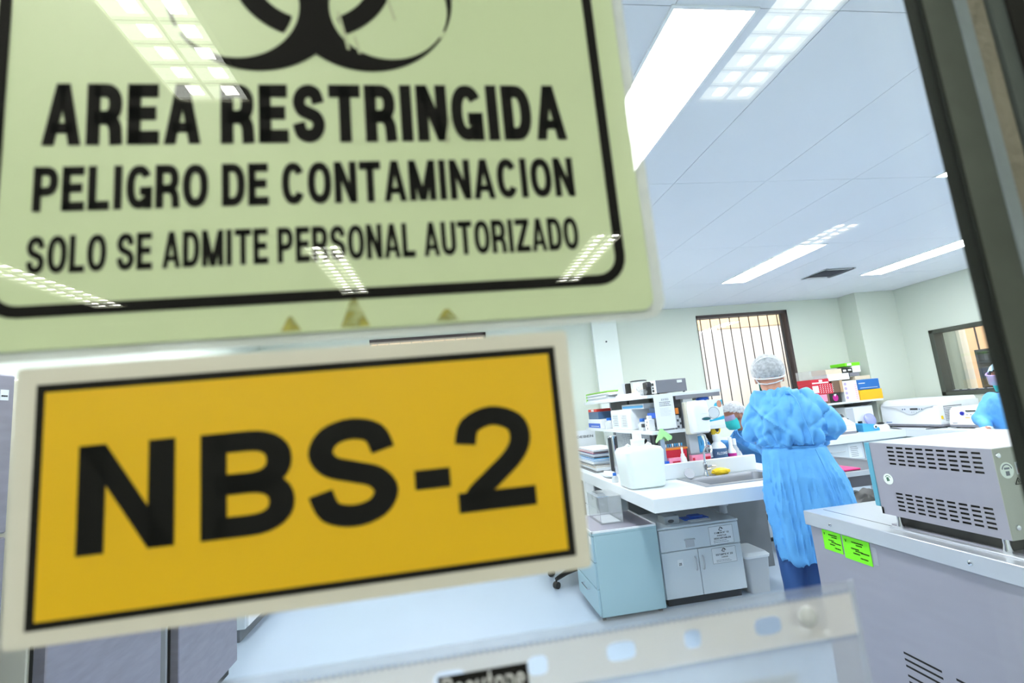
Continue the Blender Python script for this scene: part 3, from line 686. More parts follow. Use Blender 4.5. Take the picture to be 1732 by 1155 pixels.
# soap dispenser
sd = thing('soap_dispenser', 'white wall soap dispenser with dark oval window on the rack post', 'dispenser', (2.035, 3.79, 1.196))
ring = lambda z, w, d, x=2.04: [(x+w*math.copysign(abs(math.cos(t))**.5, math.cos(t)), 3.80-d*math.copysign(abs(math.sin(t))**.6, math.sin(t)) if math.sin(t) > 0 else 3.80-.0*math.sin(t), z) for t in [2*PI*k/28 for k in range(28)]]
obj('housing', MB().loft([ring(1.197, .070, .055), ring(1.21, .079, .075), ring(1.30, .081, .085), ring(1.40, .081, .085), ring(1.44, .078, .08), ring(1.462, .066, .06)]), WHITE, sd)
obj('back_plate', bx(1.948, 2.125, 3.80, 3.855, 1.192, 1.458, .006), CREAM, sd)
ow = MB().prism(hull((2.072, 1.312), .040, .0135, 24, 2), lambda u, w, d: (u, d, w), 3.712, 3.7165); obj('window_rim', ow, MGREY, sd)
obj('window', MB().prism(hull((2.072, 1.312), .035, .0105, 24, 2), lambda u, w, d: (u, d, w), 3.7105, 3.714), mat('dark_teal_window', (26, 90, 100), .2), sd)
obj('embossing', bx(2.03, 2.09, 3.7135, 3.716, 1.352, 1.354), LGREY, sd)

def box_item(name, label, cat, dims, m, parts=(), group=None, b=.002):
    """a carton or case: body plus coloured pieces (name, dims, material)"""
    x0, x1, y0, y1, z0, z1 = dims
    t = thing(name, label, cat, ((x0+x1)/2, (y0+y1)/2, z0), group)
    obj('body', bx(*dims, b), m, t)
    for n, d, pm in parts: obj(n, bx(*d) if len(d) == 6 else d[0], pm, t)
    return t
def bottle(name, label, base, r, h, body, cap, capr=.5, caph=.16, neck=.4, parts=(), group=None):
    t = thing(name, label, 'bottle', base, group); hb = h*(1-caph)
    obj('body', MB().lathe([(r*.92, 0), (r, h*.03), (r, hb*.68), (r*.85, hb*.82), (r*neck, hb*.93), (r*neck, hb)], base, 20), body, t)
    obj('cap', MB().lathe([(r*capr, hb*.985), (r*capr, h*.97), (r*capr*.9, h)], base, 20), cap, t)
    for n, z0, z1, pm in parts: obj(n, MB().lathe([(r*1.012, h*z0), (r*1.012, h*z1)], base, 20), pm, t)
    return t
U1, L1 = 1.545, 1.243
gf = thing('document_tray', 'lime green document tray holding papers at the far end of the upper shelf', 'tray', (1.80, 5.3, U1))
obj('cover', bx(1.68, 1.98, 4.95, 5.72, U1+.088, U1+.098, .002), LIMEF, gf); obj('side', MB().box(1.68, 1.98, 5.70, 5.72, U1, U1+.09).box(1.965, 1.98, 4.95, 5.72, U1, U1+.09), LIMEF, gf)
obj('dark_inset', bx(1.70, 1.96, 4.98, 5.66, U1+.098, U1+.101), DGREY, gf)
for k in range(5): one('paper_stack', 'sheaf of papers in the lime green tray, %s from the bottom' % ('first', 'second', 'third', 'fourth', 'fifth')[k], 'paper', bx(1.66+.012*(k % 2), 1.94, 4.82+.05*(k % 3), 5.64, U1+.0165*k, U1+.0165*k+.0145), (PAPER, PAPER2)[k % 2], 'sheaves in the green tray')
one('printout', 'loose white printouts on the upper shelf beside the green tray', 'paper', MB().box(1.66, 1.95, 4.02, 4.52, U1, U1+.022, .002).box(1.68, 1.93, 4.08, 4.62, U1+.022, U1+.036, .002), PAPER)
ph = thing('desk_telephone', 'small black and white telephone standing on the upper shelf', 'telephone', (1.75, 4.57, U1))
obj('base', bx(1.68, 1.82, 4.46, 4.68, U1, U1+.03, .004), WHITE, ph); obj('body', MB().prism([(4.66, U1+.03), (4.46, U1+.03), (4.50, U1+.14), (4.56, U1+.14)], lambda u, w, d: (d, u, w), 1.69, 1.80), LGREY, ph); obj('handset', bx(1.70, 1.78, 4.415, 4.455, U1+.02, U1+.135, .01), BLACK, ph)
jr = thing('specimen_jar', 'clear jar with amber contents on the upper shelf', 'jar', (1.78, 4.3, U1))
obj('glass', MB().lathe([(.075, .002), (.075, .13), (.07, .14)], (1.78, 4.3, U1), 24), MILKY, jr); obj('contents', MB().lathe([(.065, .004), (.065, .075)], (1.78, 4.3, U1), 20), AMBER, jr); obj('lid', MB().lathe([(.077, .14), (.077, .146), (.06, .15)], (1.78, 4.3, U1), 24), DGREY, jr)
cb = MB(); rg = random.Random(3)
for k in range(5):
    cx, cy, r = 1.74+rg.uniform(-.03, .05), 4.06+rg.uniform(-.05, .05), rg.uniform(.03, .05)
    cb.tube([(cx+r*math.cos(a), cy+r*1.4*math.sin(a), U1+.03+.05*k/5+.02*math.sin(a*2+k)) for a in [2*PI*i/20 for i in range(21)]], .005, 6)
one('cable_coil', 'coiled white cable on the upper shelf beside the amber jar', 'cable', cb, LGREY)
ad = thing('power_adapter', 'black power adapter resting on the coiled cable', 'adapter', (1.76, 3.98, U1)); obj('brick', bx(1.70, 1.80, 3.95, 4.03, U1, U1+.115, .008), BLACK, ad); obj('plug', bx(1.705, 1.78, 3.935, 3.95, U1+.07, U1+.105, .003), DGREY, ad)
box_item('cardboard_box', 'small pale cardboard box behind the grey instrument', 'box', (1.76, 1.86, 4.07-.165, 4.055-.11, U1, U1+.115), TANL)
gi = thing('power_supply', 'grey metal instrument with white switch face on the upper shelf end', 'instrument', (1.88, 3.92, U1))
obj('case', bx(1.75, 2.022, 3.862, 3.985, U1+.008, 1.662, .003), MGREY, gi); obj('front_panel', bx(1.742, 1.75, 3.862, 3.985, U1+.008, 1.662, .001), WHITE, gi)
for z, r in ((U1+.03, .010), (U1+.055, .006), (U1+.085, .012)): obj('knob', MB().cyl((1.732, 3.90, z), (1.742, 3.90, z), r, n=14), BLACK, gi)
obj('sticker', bx(1.94, 1.985, 3.861, 3.862, 1.628, 1.65), PAPER, gi)
for x in (1.77, 2.0): obj('foot', MB().cyl((x, 3.88, U1), (x, 3.88, U1+.008), .01, n=10), BLACK, gi)
one('plastic_bag', 'clear plastic bag slumped in front of the grey instrument', 'bag', crumple((1.70, 4.02, U1+.028), (.035, .07, .03), 8), CLEAR)
# lower shelf
box_item('storage_box', 'white storage box with blue stripe at the far end of the lower shelf', 'box', (1.67, 1.86, 5.22, 5.72, L1, L1+.10), WHITE, [('blue_label', (1.668, 1.67, 5.26, 5.70, L1+.006, L1+.055), BLUEB), ('white_mark', (1.667, 1.668, 5.3, 5.6, L1+.02, L1+.026), WHITE)])
box_item('reagent_case', 'slate blue case with red lid on top of the white storage box', 'case', (1.68, 1.84, 5.32, 5.70, L1+.10, L1+.185), BLUED, [('lid', (1.675, 1.845, 5.36, 5.68, L1+.185, L1+.215), REDL), ('label', (1.674, 1.675, 5.46, 5.56, L1+.19, L1+.212), WHITE)])
bottle('reagent_bottle', 'blue capped glass bottle nearest the white storage box', (1.71, 5.06, L1), .05, .115, MILKY, BLUEC, .55, .22, .5, group='blue capped bottles on the lower shelf')
bottle('reagent_bottle', 'blue capped glass bottle behind two others, rear left', (1.84, 5.17, L1), .045, .13, MILKY, BLUEC, .55, .2, .5, group='blue capped bottles on the lower shelf')
bottle('reagent_bottle', 'blue capped glass bottle beside the large white carton', (1.83, 4.99, L1), .045, .135, MILKY, BLUEC, .55, .2, .5, group='blue capped bottles on the lower shelf')
wc = box_item('white_carton', 'large white carton with printed sides on the lower shelf', 'box', (1.68, 1.90, 4.36, 4.90, L1, L1+.19), WHITE, b=.012)
for y0, y1, s in ((4.68, 4.86, 1), (4.44, 4.62, 2)): obj('label', bx(1.6785, 1.68, y0, y1, L1+.02, L1+.15), PAPER2, wc); obj('label_print', lines(MB(), faceX(1.678), y0+.02, y1-.02, L1+.03, L1+.14, 6, .3, s), INKG, wc)
box_item('glove_pack', 'pale blue flat pack lying on top of the large white carton', 'pack', (1.70, 1.90, 4.06, 4.60, L1+.19, L1+.235), PAPER2, [('stripe', (1.698, 1.70, 4.08, 4.58, L1+.2, L1+.222), BLUEL)])
bottle('reagent_bottle', 'small blue capped bottle between the white carton and the blue boxes', (1.72, 4.18, L1), .04, .105, MILKY, BLUEC, .6, .25, .5, group='blue capped bottles on the lower shelf')
box_item('freezer_box', 'bright blue freezer box, lower of two beside the notice', 'box', (1.74, 1.86, 3.86, 4.08, L1, L1+.148), CLEAR, [('lid', (1.735, 1.865, 3.855, 4.085, L1+.105, L1+.15), BLUEB)])
box_item('freezer_box', 'slate freezer box, upper of two beside the notice', 'box', (1.75, 1.86, 3.87, 4.07, L1+.15, L1+.19), BLUED)
pt = thing('pipette_stand', 'white tube rack with black marks in front of the blue freezer boxes', 'rack', (1.69, 3.96, L1))
obj('tower', MB().box(1.665, 1.72, 3.92, 4.0, L1, L1+.10, .004).box(1.675, 1.71, 3.94, 3.975, L1+.10, L1+.13, .004), WHITE, pt)
for k in range(4): obj('mark', bx(1.6635, 1.665, 3.945+.02*(k % 2), 3.955+.02*(k % 2), L1+.015+.027*k, L1+.032+.027*k), BLACK, pt)
ct = thing('cap_rack', 'dark capped vials in a small rack beside the white tube rack', 'rack', (1.70, 4.09, L1)); obj('block', bx(1.67, 1.73, 4.06, 4.12, L1, L1+.03, .002), LGREY, ct)
for k in range(3): obj('vial', MB().cyl((1.685, 4.07+.02*k, L1+.03), (1.685, 4.07+.02*k, L1+.06), .008, n=10), DGREY, ct)
oc = thing('vial_tower', 'orange topped black and white vial tower between notice and dispenser', 'rack', (1.905, 3.88, L1)); obj('block', bx(1.885, 1.928, 3.86, 3.90, L1, L1+.115, .002), LGREY, oc); obj('orange_top', bx(1.887, 1.915, 3.855, 3.90, L1+.125, L1+.175), ORANGE, oc); obj('black_top', bx(1.912, 1.93, 3.855, 3.90, L1+.10, L1+.18), BLACK, oc)
for k in range(4): obj('vial', bx(1.89+.022*(k % 2), 1.905+.022*(k % 2), 3.857, 3.86, L1+.01+.026*k, L1+.028+.026*k), DGREY, oc)
mk = thing('mask_box', 'white and cyan respirator box on the lower shelf beside the dispenser', 'box', (2.22, 3.9, L1))
obj('carton', bx(2.135, 2.315, 3.856, 3.99, L1, L1+.215, .002), WHITE, mk)
obj('cyan_corner', MB().prism([(2.235, L1+.16), (2.245, L1+.18), (2.315, L1+.21), (2.315, L1+.17), (2.29, L1+.155)], lambda u, w, d: (u, d, w), 3.8545, 3.856), CYANP, mk)
obj('cyan_band', MB().prism([(2.135, L1+.03), (2.135, L1+.065), (2.20, L1+.048), (2.315, L1+.075), (2.315, L1+.045)], lambda u, w, d: (u, d, w), 3.8545, 3.856), CYANP, mk)
obj('mask_picture', MB().prism(hull((2.225, L1+.105), .048, .047, 24, 2), lambda u, w, d: (u, d, w), 3.8535, 3.8545), PAPER2, mk)
obj('face_picture', MB().prism(hull((2.285, L1+.175), .022, .03, 16, 2), lambda u, w, d: (u, d, w), 3.8535, 3.8545), SKIN, mk)
obj('picture_outline', MB().tube([(2.225+.049*math.cos(a), 3.8535, L1+.105+.048*math.sin(a)) for a in [2*PI*k/24 for k in range(25)]], .0016, 5), INKG, mk)
one('nitrile_glove_wad', 'wad of blue nitrile gloves on top of the respirator box', 'glove', crumple((2.16, 3.90, L1+.232), (.065, .03, .018), 5), BLUEB)
dev = box_item('label_clip', 'small black clip under the upper shelf end', 'clip', (2.045, 2.075, 3.842, 3.847, 1.468, 1.485), BLACK, [('jaw', (2.05, 2.085, 3.84, 3.842, 1.478, 1.487), DGREY)])
tw_ = []
for q in range(9):
    f_ = q/8; tw_.append([(1.728+.012*f_+(.012+.05*f_)*math.cos(t)*(1+.22*f_*math.sin(4*t+1.1)), 3.832+(.006+.010*f_)*math.sin(t), 1.262-.088*f_+.016*f_*math.sin(3*t+.7)+.008*f_*math.sin(7*t)) for t in [2*PI*k/40 for k in range(40)]])
one('paper_towel', 'pale green tissue draped over the lower shelf corner', 'tissue', MB().loft(tw_), GREENG)
one('tissue_rod', 'slim grey blue rod standing on the island below the tissue', 'rod', MB().box(1.71, 1.745, 3.83, 3.848, T, 1.18, .004), mat('grey_blue_rod', (150, 168, 190), .5))
# behind the upstand
sh = thing('sharps_container', 'red sharps container with orange lid behind the upstand', 'container', (1.84, 3.90, T))
obj('bin', MB().loft([[(a, b, z) for a, b in rrect(1.84-w, 1.84+w, 3.86, 3.95, .015, 3)] for z, w in ((T, .088), (1.078, .106))]), RED, sh); obj('lid', bx(1.733, 1.948, 3.853, 3.957, 1.078, 1.094, .004), ORANGE, sh)
tr = thing('tip_rack', 'clear pipette tip rack lying on the sharps container lid', 'rack', (1.84, 3.90, 1.094)); obj('tray', bx(1.755, 1.925, 3.86, 3.95, 1.094, 1.104, .002), CLEAR, tr)
for k in range(8): obj('tip', MB().cyl((1.768+.02*k, 3.875, 1.104), (1.768+.02*k, 3.875, 1.128), .005, .007, 8), BLUEL if k % 3 else WHITE, tr)
box_item('pink_rack', 'pink and red tip box behind the upstand, left of the squeeze bottle', 'rack', (1.75, 1.85, 3.80, 3.85, T, 1.02), PINK, [('red_label', (1.775, 1.84, 3.798, 3.80, .96, .995), RED), ('blue_end', (1.72, 1.745, 3.80, 3.84, T, 1.0), BLUEB)])
bottle('squeeze_bottle', 'small white dropper bottle behind the upstand', (1.875, 3.815, T), .03, .235, WHITE, WHITE, .28, .22, .5)
box_item('pink_rack', 'pink and red tip box split by the rack post', 'rack', (1.945, 2.11, 3.80, 3.845, T, 1.028), PINK, [('red_label', (2.055, 2.105, 3.798, 3.80, .975, 1.005), RED), ('red_label', (1.95, 1.97, 3.798, 3.80, .975, 1.005), RED), ('grey_rim', (1.945, 2.11, 3.798, 3.845, 1.028, 1.036), MGREY)])
one('nitrile_glove_wad', 'blue glove wad standing beside the rack post on the island', 'glove', crumple((2.095, 3.93, T+.16), (.042, .04, .16), 11, .2), BLUEL)
al = bottle('alcohol_bottle', 'white bottle labelled ALCOHOL behind the faucet', (2.23, 3.88, T), .068, .30, WHITE, WHITE, .5, .14, .42)
obj('label', MB().lathe([(.0686, .105), (.0686, .19)], (2.23, 3.88, T), 20), BLUED, al)
obj('lettering', text(MB(), 'ALCOHOL', lambda u, w: (2.23+.0695*math.sin((u)), 3.88-.0695*math.cos(u), w), -.75, .75, 1.005, 1.026, .16), WHITE, al)
pb = bottle('detergent_bottle', 'slim bottle with a magenta label beside the alcohol bottle', (2.335, 3.86, T), .036, .27, WHITE, WHITE, .42, .28, .5); obj('label', MB().lathe([(.0366, .06), (.0366, .14)], (2.335, 3.86, T), 20), MAGENTA, pb)
bottle('detergent_bottle', 'white bottle right of the magenta labelled one', (2.395, 3.90, T), .034, .25, MILKY, WHITE, .45, .2, .5)
ms = thing('microscope', 'black microscope on the island behind the dispenser', 'microscope', (2.2, 4.05, T))
obj('foot', bx(2.10, 2.32, 3.98, 4.16, T, T+.04, .008), BLACK, ms); obj('arm', MB().tube([(2.30, 4.07, T+.03), (2.32, 4.07, T+.18), (2.26, 4.07, T+.31)], [.03, .028, .03], 12), BLACK, ms); obj('stage', bx(2.12, 2.28, 4.0, 4.14, T+.14, T+.16, .003), BLACK, ms); obj('head', bx(2.11, 2.31, 4.03, 4.12, T+.30, T+.355, .012), BLACK, ms)
obj('eyepiece', MB().cyl((2.29, 4.05, T+.345), (2.345, 4.05, T+.385), .016, n=14), BLACK, ms)
mg = thing('magnifier', 'yellow rimmed hand magnifier leaning by the seated person', 'magnifier', (2.285, 3.95, 1.16))
obj('rim', MB().tube([(2.29+.024*math.cos(a)+.012*math.sin(a), 3.96, 1.215-.045*math.sin(a)+.014*math.cos(a)) for a in [2*PI*k/24 for k in range(25)]], .0075, 8), YELLOW, mg)
obj('lens', MB().prism(hull((2.29, 1.215), .02, .036, 20, 2), lambda u, w, d: (u, d, w), 3.958, 3.961), BLACK, mg); obj('clip', bx(2.235, 2.27, 3.95, 3.97, 1.16, 1.205, .004), YELLOW, mg); obj('stand', MB().cyl((2.25, 3.965, T), (2.25, 3.965, 1.17), .008, n=10), LGREY, mg)
one('bent_tube', 'white bent tube rising beside the rack post', 'tube', MB().tube([(2.16, 3.93, T), (2.16, 3.93, 1.12), (2.15, 3.92, 1.165), (2.12, 3.91, 1.175), (2.07, 3.91, 1.17)], .008, 8), WHITE)
# left part of the island
jg = thing('carboy_jug', 'large milky plastic carboy standing on the near end of the island', 'jug', (1.375, 3.5, T))
jc = (1.428, 3.62)
jr_ = lambda z, w, d, r: [(a, b, z) for a, b in rrect(jc[0]-w, jc[0]+w, jc[1]-d, jc[1]+d, r, 5)]
obj('body', MB().loft([jr_(T, .125, .115, .04), jr_(T+.012, .142, .13, .05), jr_(T+.16, .150, .138, .05), jr_(T+.265, .156, .142, .05), jr_(T+.29, .146, .13, .06), jr_(T+.302, .10, .09, .06), jr_(T+.305, .05, .05, .045)]), JUG, jg)
obj('neck', MB().lathe([(.052, .30), (.052, .335), (.056, .34), (.056, .352)], (jc[0], jc[1], T), 24), JUG, jg); obj('cap', MB().lathe([(.036, .352), (.034, .398), (.026, .404)], (jc[0], jc[1], T), 24), WHITE, jg)
for s in (-1, 1): obj('handle', MB().tube([(jc[0]+s*.062, jc[1], T+.30), (jc[0]+s*.082, jc[1], T+.318), (jc[0]+s*.105, jc[1], T+.300)], .009, 10), JUG, jg)
bottle('sample_bottle', 'tiny blue capped sample bottle at the island edge beside the carboy', (1.325, 3.95, T), .026, .075, MILKY, BLUEC, .6, .28, .6)
FC = [PAPER, RED, BLUED, PAPER2, BLUEL, PAPER, DGREY, TANL, PAPER2, BLACK]
FN = ['white', 'red', 'slate blue', 'grey', 'sky blue', 'plain white', 'charcoal', 'tan', 'pale grey', 'black']
z = T
for k in range(9, -1, -1):
    h = .016+.006*(k % 3); dx = random.uniform(-.012, .02); dy = random.uniform(-.03, .03)
    t = thing('folder', '%s folder in the stack on the far left island, %s from the top' % (FN[k], ('first', 'second', 'third', 'fourth', 'fifth', 'sixth', 'seventh', 'eighth', 'ninth', 'tenth')[k]), 'folder', (1.55, 4.9, z), 'folders stacked on the island')
    obj('cover', bx(1.36+dx, 1.62+dx, 4.62+dy, 5.2+dy, z+h-.003, z+h, .001), FC[k], t); obj('pages', bx(1.37+dx, 1.61+dx, 4.63+dy, 5.19+dy, z+.002, z+h-.003), PAPER, t); obj('back_cover', bx(1.36+dx, 1.62+dx, 4.62+dy, 5.2+dy, z, z+.002), FC[k], t); z += h
cy = thing('pen_holder', 'striped metal cylinder holding instruments behind the carboy', 'holder', (1.50, 4.4, T))
obj('cup', MB().lathe([(.048, 0), (.048, .34), (.044, .345)], (1.50, 4.42, T), 20), CHROME, cy)
for k in range(5): obj('stripe', bx(1.444+.006*k, 1.449+.006*k, 4.372+.0*k, 4.376, T+.03, T+.33), SEAM, cy)
dv = one('black_timer', 'small black box on the island behind the carboy neck', 'timer', MB().box(1.62, 1.71, 4.1, 4.2, 1.10, 1.17, .006).box(1.655, 1.675, 4.12, 4.18, T, 1.10), BLACK)
sh2 = thing('wipe_packet', 'pale crumpled wipe packet on the island beside the carboy', 'packet', (1.36, 4.3, T)); obj('packet', crumple((1.38, 4.25, T+.025), (.05, .12, .026), 21, .2), PAPER2, sh2)
wp = thing('wall_sheet', 'grid printed sheet standing against the divider above the folders', 'sheet', (1.64, 4.9, 1.06)); obj('sheet', bx(1.955, 1.96, 4.62, 5.60, .98, 1.19), PAPER2, wp); obj('grid_print', lines(MB(), faceX(1.9545), 4.65, 5.55, 1.0, 1.18, 9, .35, 9), mat('grid_ink', (178, 184, 200), .8), wp)
ps = thing('wall_notice', 'white notice on the far wall with dark lettering left of the rack', 'notice', (1.6, YF-.006, 1.0)); obj('sheet', bx(1.45, 1.87, YF-.004, YF, .9, 1.2), PAPER, ps); obj('lettering', text(MB(), 'DEBEN', faceY(YF-.005), 1.62, 1.84, 1.105, 1.135, .2), INKG, ps)

# ---- under the island
wc = thing('drawer_unit', 'white drawer unit under the far left of the island', 'drawer unit', (1.6, 4.85, 0))
obj('carcass', bx(1.345, 1.95, 4.62, 5.0, .05, TB-.002), CABW, wc); obj('kick_plate', bx(1.37, 1.95, 4.62, 5.0, 0, .05), DGREY, wc)
for k in range(3):
    d = obj('drawer', bx(1.33, 1.345, 4.63, 4.99, .07+.23*k, .29+.23*k, .002), WHITE, wc); obj('handle', bx(1.318, 1.33, 4.68, 4.70, .15+.23*k, .21+.23*k), DGREY, d)
pd = thing('mobile_pedestal', 'pale teal steel drawer pedestal on castors in front of the island', 'pedestal', (1.2, 3.78, 0))
obj('body', bx(.965, 1.44, 3.50, 4.05, .035, .585, .004), TEALCAB, pd)
tp = MB().box(.95, 1.442, 3.498, 4.052, .585, .6); obj('top_tray', tp, TEALCAB, pd); obj('top_rim', MB().box(.948, .956, 3.496, 4.054, .6, .613).box(1.436, 1.444, 3.496, 4.054, .6, .613).box(.948, 1.444, 3.496, 3.504, .6, .613).box(.948, 1.444, 4.046, 4.054, .6, .613), WHITE, pd)
obj('top_inlay', bx(.956, 1.436, 3.504, 4.046, .6, .604), PEDTOP, pd)
for k in range(3):
    z0_, z1_ = .045+.18*k, .217+.18*k
    d = obj('drawer', bx(.95, .965, 3.505, 4.045, z0_, z1_, .002), TEALDK, pd); obj('handle', MB().tube([(.95, 3.70, z1_-.05), (.928, 3.70, z1_-.05), (.928, 3.85, z1_-.05), (.95, 3.85, z1_-.05)], .005), CHROME, d)
obj('lock_label', bx(.948, .95, 3.53, 3.58, .52, .57), PAPER, pd)
for a, b in ((.99, 3.55), (.99, 4.0), (1.41, 3.55), (1.41, 4.0)):
    cs = obj('castor', MB().cyl((a-.012, b, .018), (a+.012, b, .018), .018, n=16), BLACK, pd); obj('castor_fork', bx(a-.016, a+.016, b-.01, b+.01, .02, .037), CHROME, cs)
bn = thing('clear_bin', 'clear plastic tray box on the mobile pedestal against the island edge', 'box', (1.14, 3.86, .604))
obj('walls', MB().box(1.09, 1.268, 3.70, 3.704, .606, .80).box(1.09, 1.268, 4.0, 4.004, .606, .80).box(1.09, 1.093, 3.70, 4.004, .606, .80).box(1.265, 1.268, 3.70, 4.004, .606, .80), CLEAR, bn); obj('bottom', bx(1.09, 1.268, 3.70, 4.004, .604, .607), CLEAR, bn); obj('lid', bx(1.085, 1.272, 3.695, 4.01, .80, .806, .002), CLEAR, bn); obj('paper_insert', bx(1.11, 1.25, 3.72, 3.98, .607, .612), PAPER, bn)
cbn = thing('under_bench_cabinet', 'white cabinet with one drawer and two doors under the island', 'cabinet', (1.79, 3.8, 0))
obj('body', bx(1.468, 2.106, 3.565, 4.04, .06, .545, .004), CABW, cbn); obj('top', bx(1.462, 2.112, 3.552, 4.05, .545, .562, .004), CABW, cbn); obj('kick_plate', bx(1.5, 2.08, 3.60, 4.0, 0, .06), DGREY, cbn)
d = obj('drawer', bx(1.470, 2.104, 3.55, 3.565, .390, .542, .003), CABW, cbn); obj('pull', MB().box(1.66, 1.745, 3.538, 3.55, .452, .462, .002).box(1.668, 1.737, 3.546, 3.5505, .405, .45), LGREY, d)
for x0_, x1_, hx_ in ((1.470, 1.755, 1.73), (1.759, 2.104, 1.785)):
    d = obj('door', bx(x0_, x1_, 3.55, 3.565, .065, .385, .003), CABW, cbn); obj('handle', MB().tube([(hx_, 3.55, .335), (hx_, 3.532, .32), (hx_, 3.528, .28), (hx_, 3.534, .25), (hx_, 3.55, .24)], .006), LGREY, d)
def placard(x0, x1, z0, z1, rows, y=3.5495):
    p = obj('placard', bx(x0, x1, y-.001, y, z0, z1), PAPER, cbn); W = x1-x0; Hh = z1-z0; f_ = faceY(y-.0014)
    g = MB().holed(x0, x1, z0, z1, [(x0+.0022, x1-.0022, z0+.0022, z1-.0022)], faceY(y-.0012)); lm = MB()
    for s, a, b, c, e in rows: text(lm, s, f_, x0+W*a, x0+W*b, z0+Hh*c, z0+Hh*e, .2)
    lm.tube([(x0+W*.5+W*.09*math.cos(t)*(.5 if math.sin(t) > 0 else 1), y-.0015, z0+Hh*.83+Hh*.1*math.sin(t)) for t in [2*PI*k/16 for k in range(14)]], .0022, 5)
    lm.add([f_(x0+W*.5, z0+Hh*.86), f_(x0+W*.6, z0+Hh*.8), f_(x0+W*.55, z0+Hh*.92)], [(0, 1, 2)])
    obj('placard_print', lm, INK, p); obj('placard_border', g, INKG, p)
    obj('fine_print', lines(MB(), f_, x0+W*.15, x1-W*.12, z0+Hh*.07, z0+Hh*.25, 2, .3, 2), INKG, p)
placard(1.862, 2.055, .395, .525, [('CAJON N° 12', .22, .82, .58, .67), ('PIPETAS', .32, .70, .43, .51), ('DESCARTABLES', .18, .88, .28, .37)])
placard(1.862, 2.055, .262, .372, [('ESTANTE N° 22', .16, .86, .50, .61), ('VARIOS', .38, .64, .34, .42)])
p = obj('placard', bx(1.585, 1.63, 3.5485, 3.5495, .280, .328), PAPER, cbn); obj('placard_print', text(MB(), '25', faceY(3.548), 1.597, 1.618, .286, .304, .22), INK, p)
gb = thing('tip_box', 'clear tip box on the white cabinet under the island', 'box', (1.62, 3.68, .562)); obj('walls', bx(1.56, 1.68, 3.62, 3.74, .562, .62, .004), MILKY, gb); obj('window', MB().prism(hull((1.61, .585), .025, .012, 16, 2), lambda u, w, d: (u, d, w), 3.6185, 3.62), DGREY, gb)
one('blue_packet', 'flat blue and white packet on the white cabinet under the island', 'packet', MB().box(1.74, 1.94, 3.66, 3.76, .562, .572, .003).box(1.80, 1.90, 3.68, 3.75, .572, .585, .003), BLUEB)
one('paper_sleeve', 'white paper sleeve lying in front of the flat blue packet', 'paper', bx(1.76, 1.92, 3.60, 3.65, .562, .570, .002), PAPER)
tb = thing('waste_bin', 'narrow white plastic waste bin beside the white cabinet', 'bin', (2.24, 3.72, 0))
obj('tub', MB().loft([[(a, b, z) for a, b in rrect(2.235-w, 2.235+w, 3.70-d_, 3.70+d_, .02, 4)] for z, w, d_ in ((0, .08, .11), (.255, .095, .13))]), LGREY, tb); obj('lid', MB().loft([[(a, b, z) for a, b in rrect(2.235-w, 2.235+w, 3.70-d_, 3.70+d_, .025, 4)] for z, w, d_ in ((.255, .102, .137), (.272, .105, .14), (.292, .085, .12))]), WHITE, tb); obj('emblem', MB().cyl((2.23, 3.5875, .14), (2.23, 3.585, .14), .006, n=10), MGREY, tb)
pk = one('hanging_cloth', 'bright pink cloth hanging under the island behind the gown', 'cloth', crumple((2.13, 3.97, .66), (.03, .03, .05), 6), MAGENTA)
# office chair
oc = thing('office_chair', 'black office chair base on castors behind the mobile pedestal', 'chair', (1.04, 4.42, 0))
for k in range(5):
    a = math.radians(212+72*k); e = (1.04+.27*math.cos(a), 4.42+.27*math.sin(a))
    l_ = obj('leg', MB().tube([(1.04, 4.42, .10), (1.04+.15*math.cos(a), 4.42+.15*math.sin(a), .095), (*e, .075)], [.028, .022, .016], 8), BLACK, oc)
    obj('castor', MB().cyl((e[0]-.02*math.sin(a), e[1]+.02*math.cos(a), .028), (e[0]+.02*math.sin(a), e[1]-.02*math.cos(a), .028), .028, n=16).cyl((*e, .03), (*e, .075), .008, n=8), BLACK, l_)
obj('column', MB().cyl((1.04, 4.42, .08), (1.04, 4.42, .42), .024, n=14), BLACK, oc); obj('seat', MB().loft([[(a, b, z) for a, b in rrect(.80, 1.22, 4.22, 4.64, .08, 4)] for z in (.42, .48)]), DGREY, oc)
obj('backrest', MB().loft([[(.80+d_, b, z_) for b, z_ in rrect(4.24, 4.62, .52, .86, .06, 4)] for d_ in (0, .04)]), DGREY, oc); obj('back_bar', MB().tube([(.95, 4.43, .42), (.77, 4.43, .44), (.775, 4.43, .62)], .016), BLACK, oc)

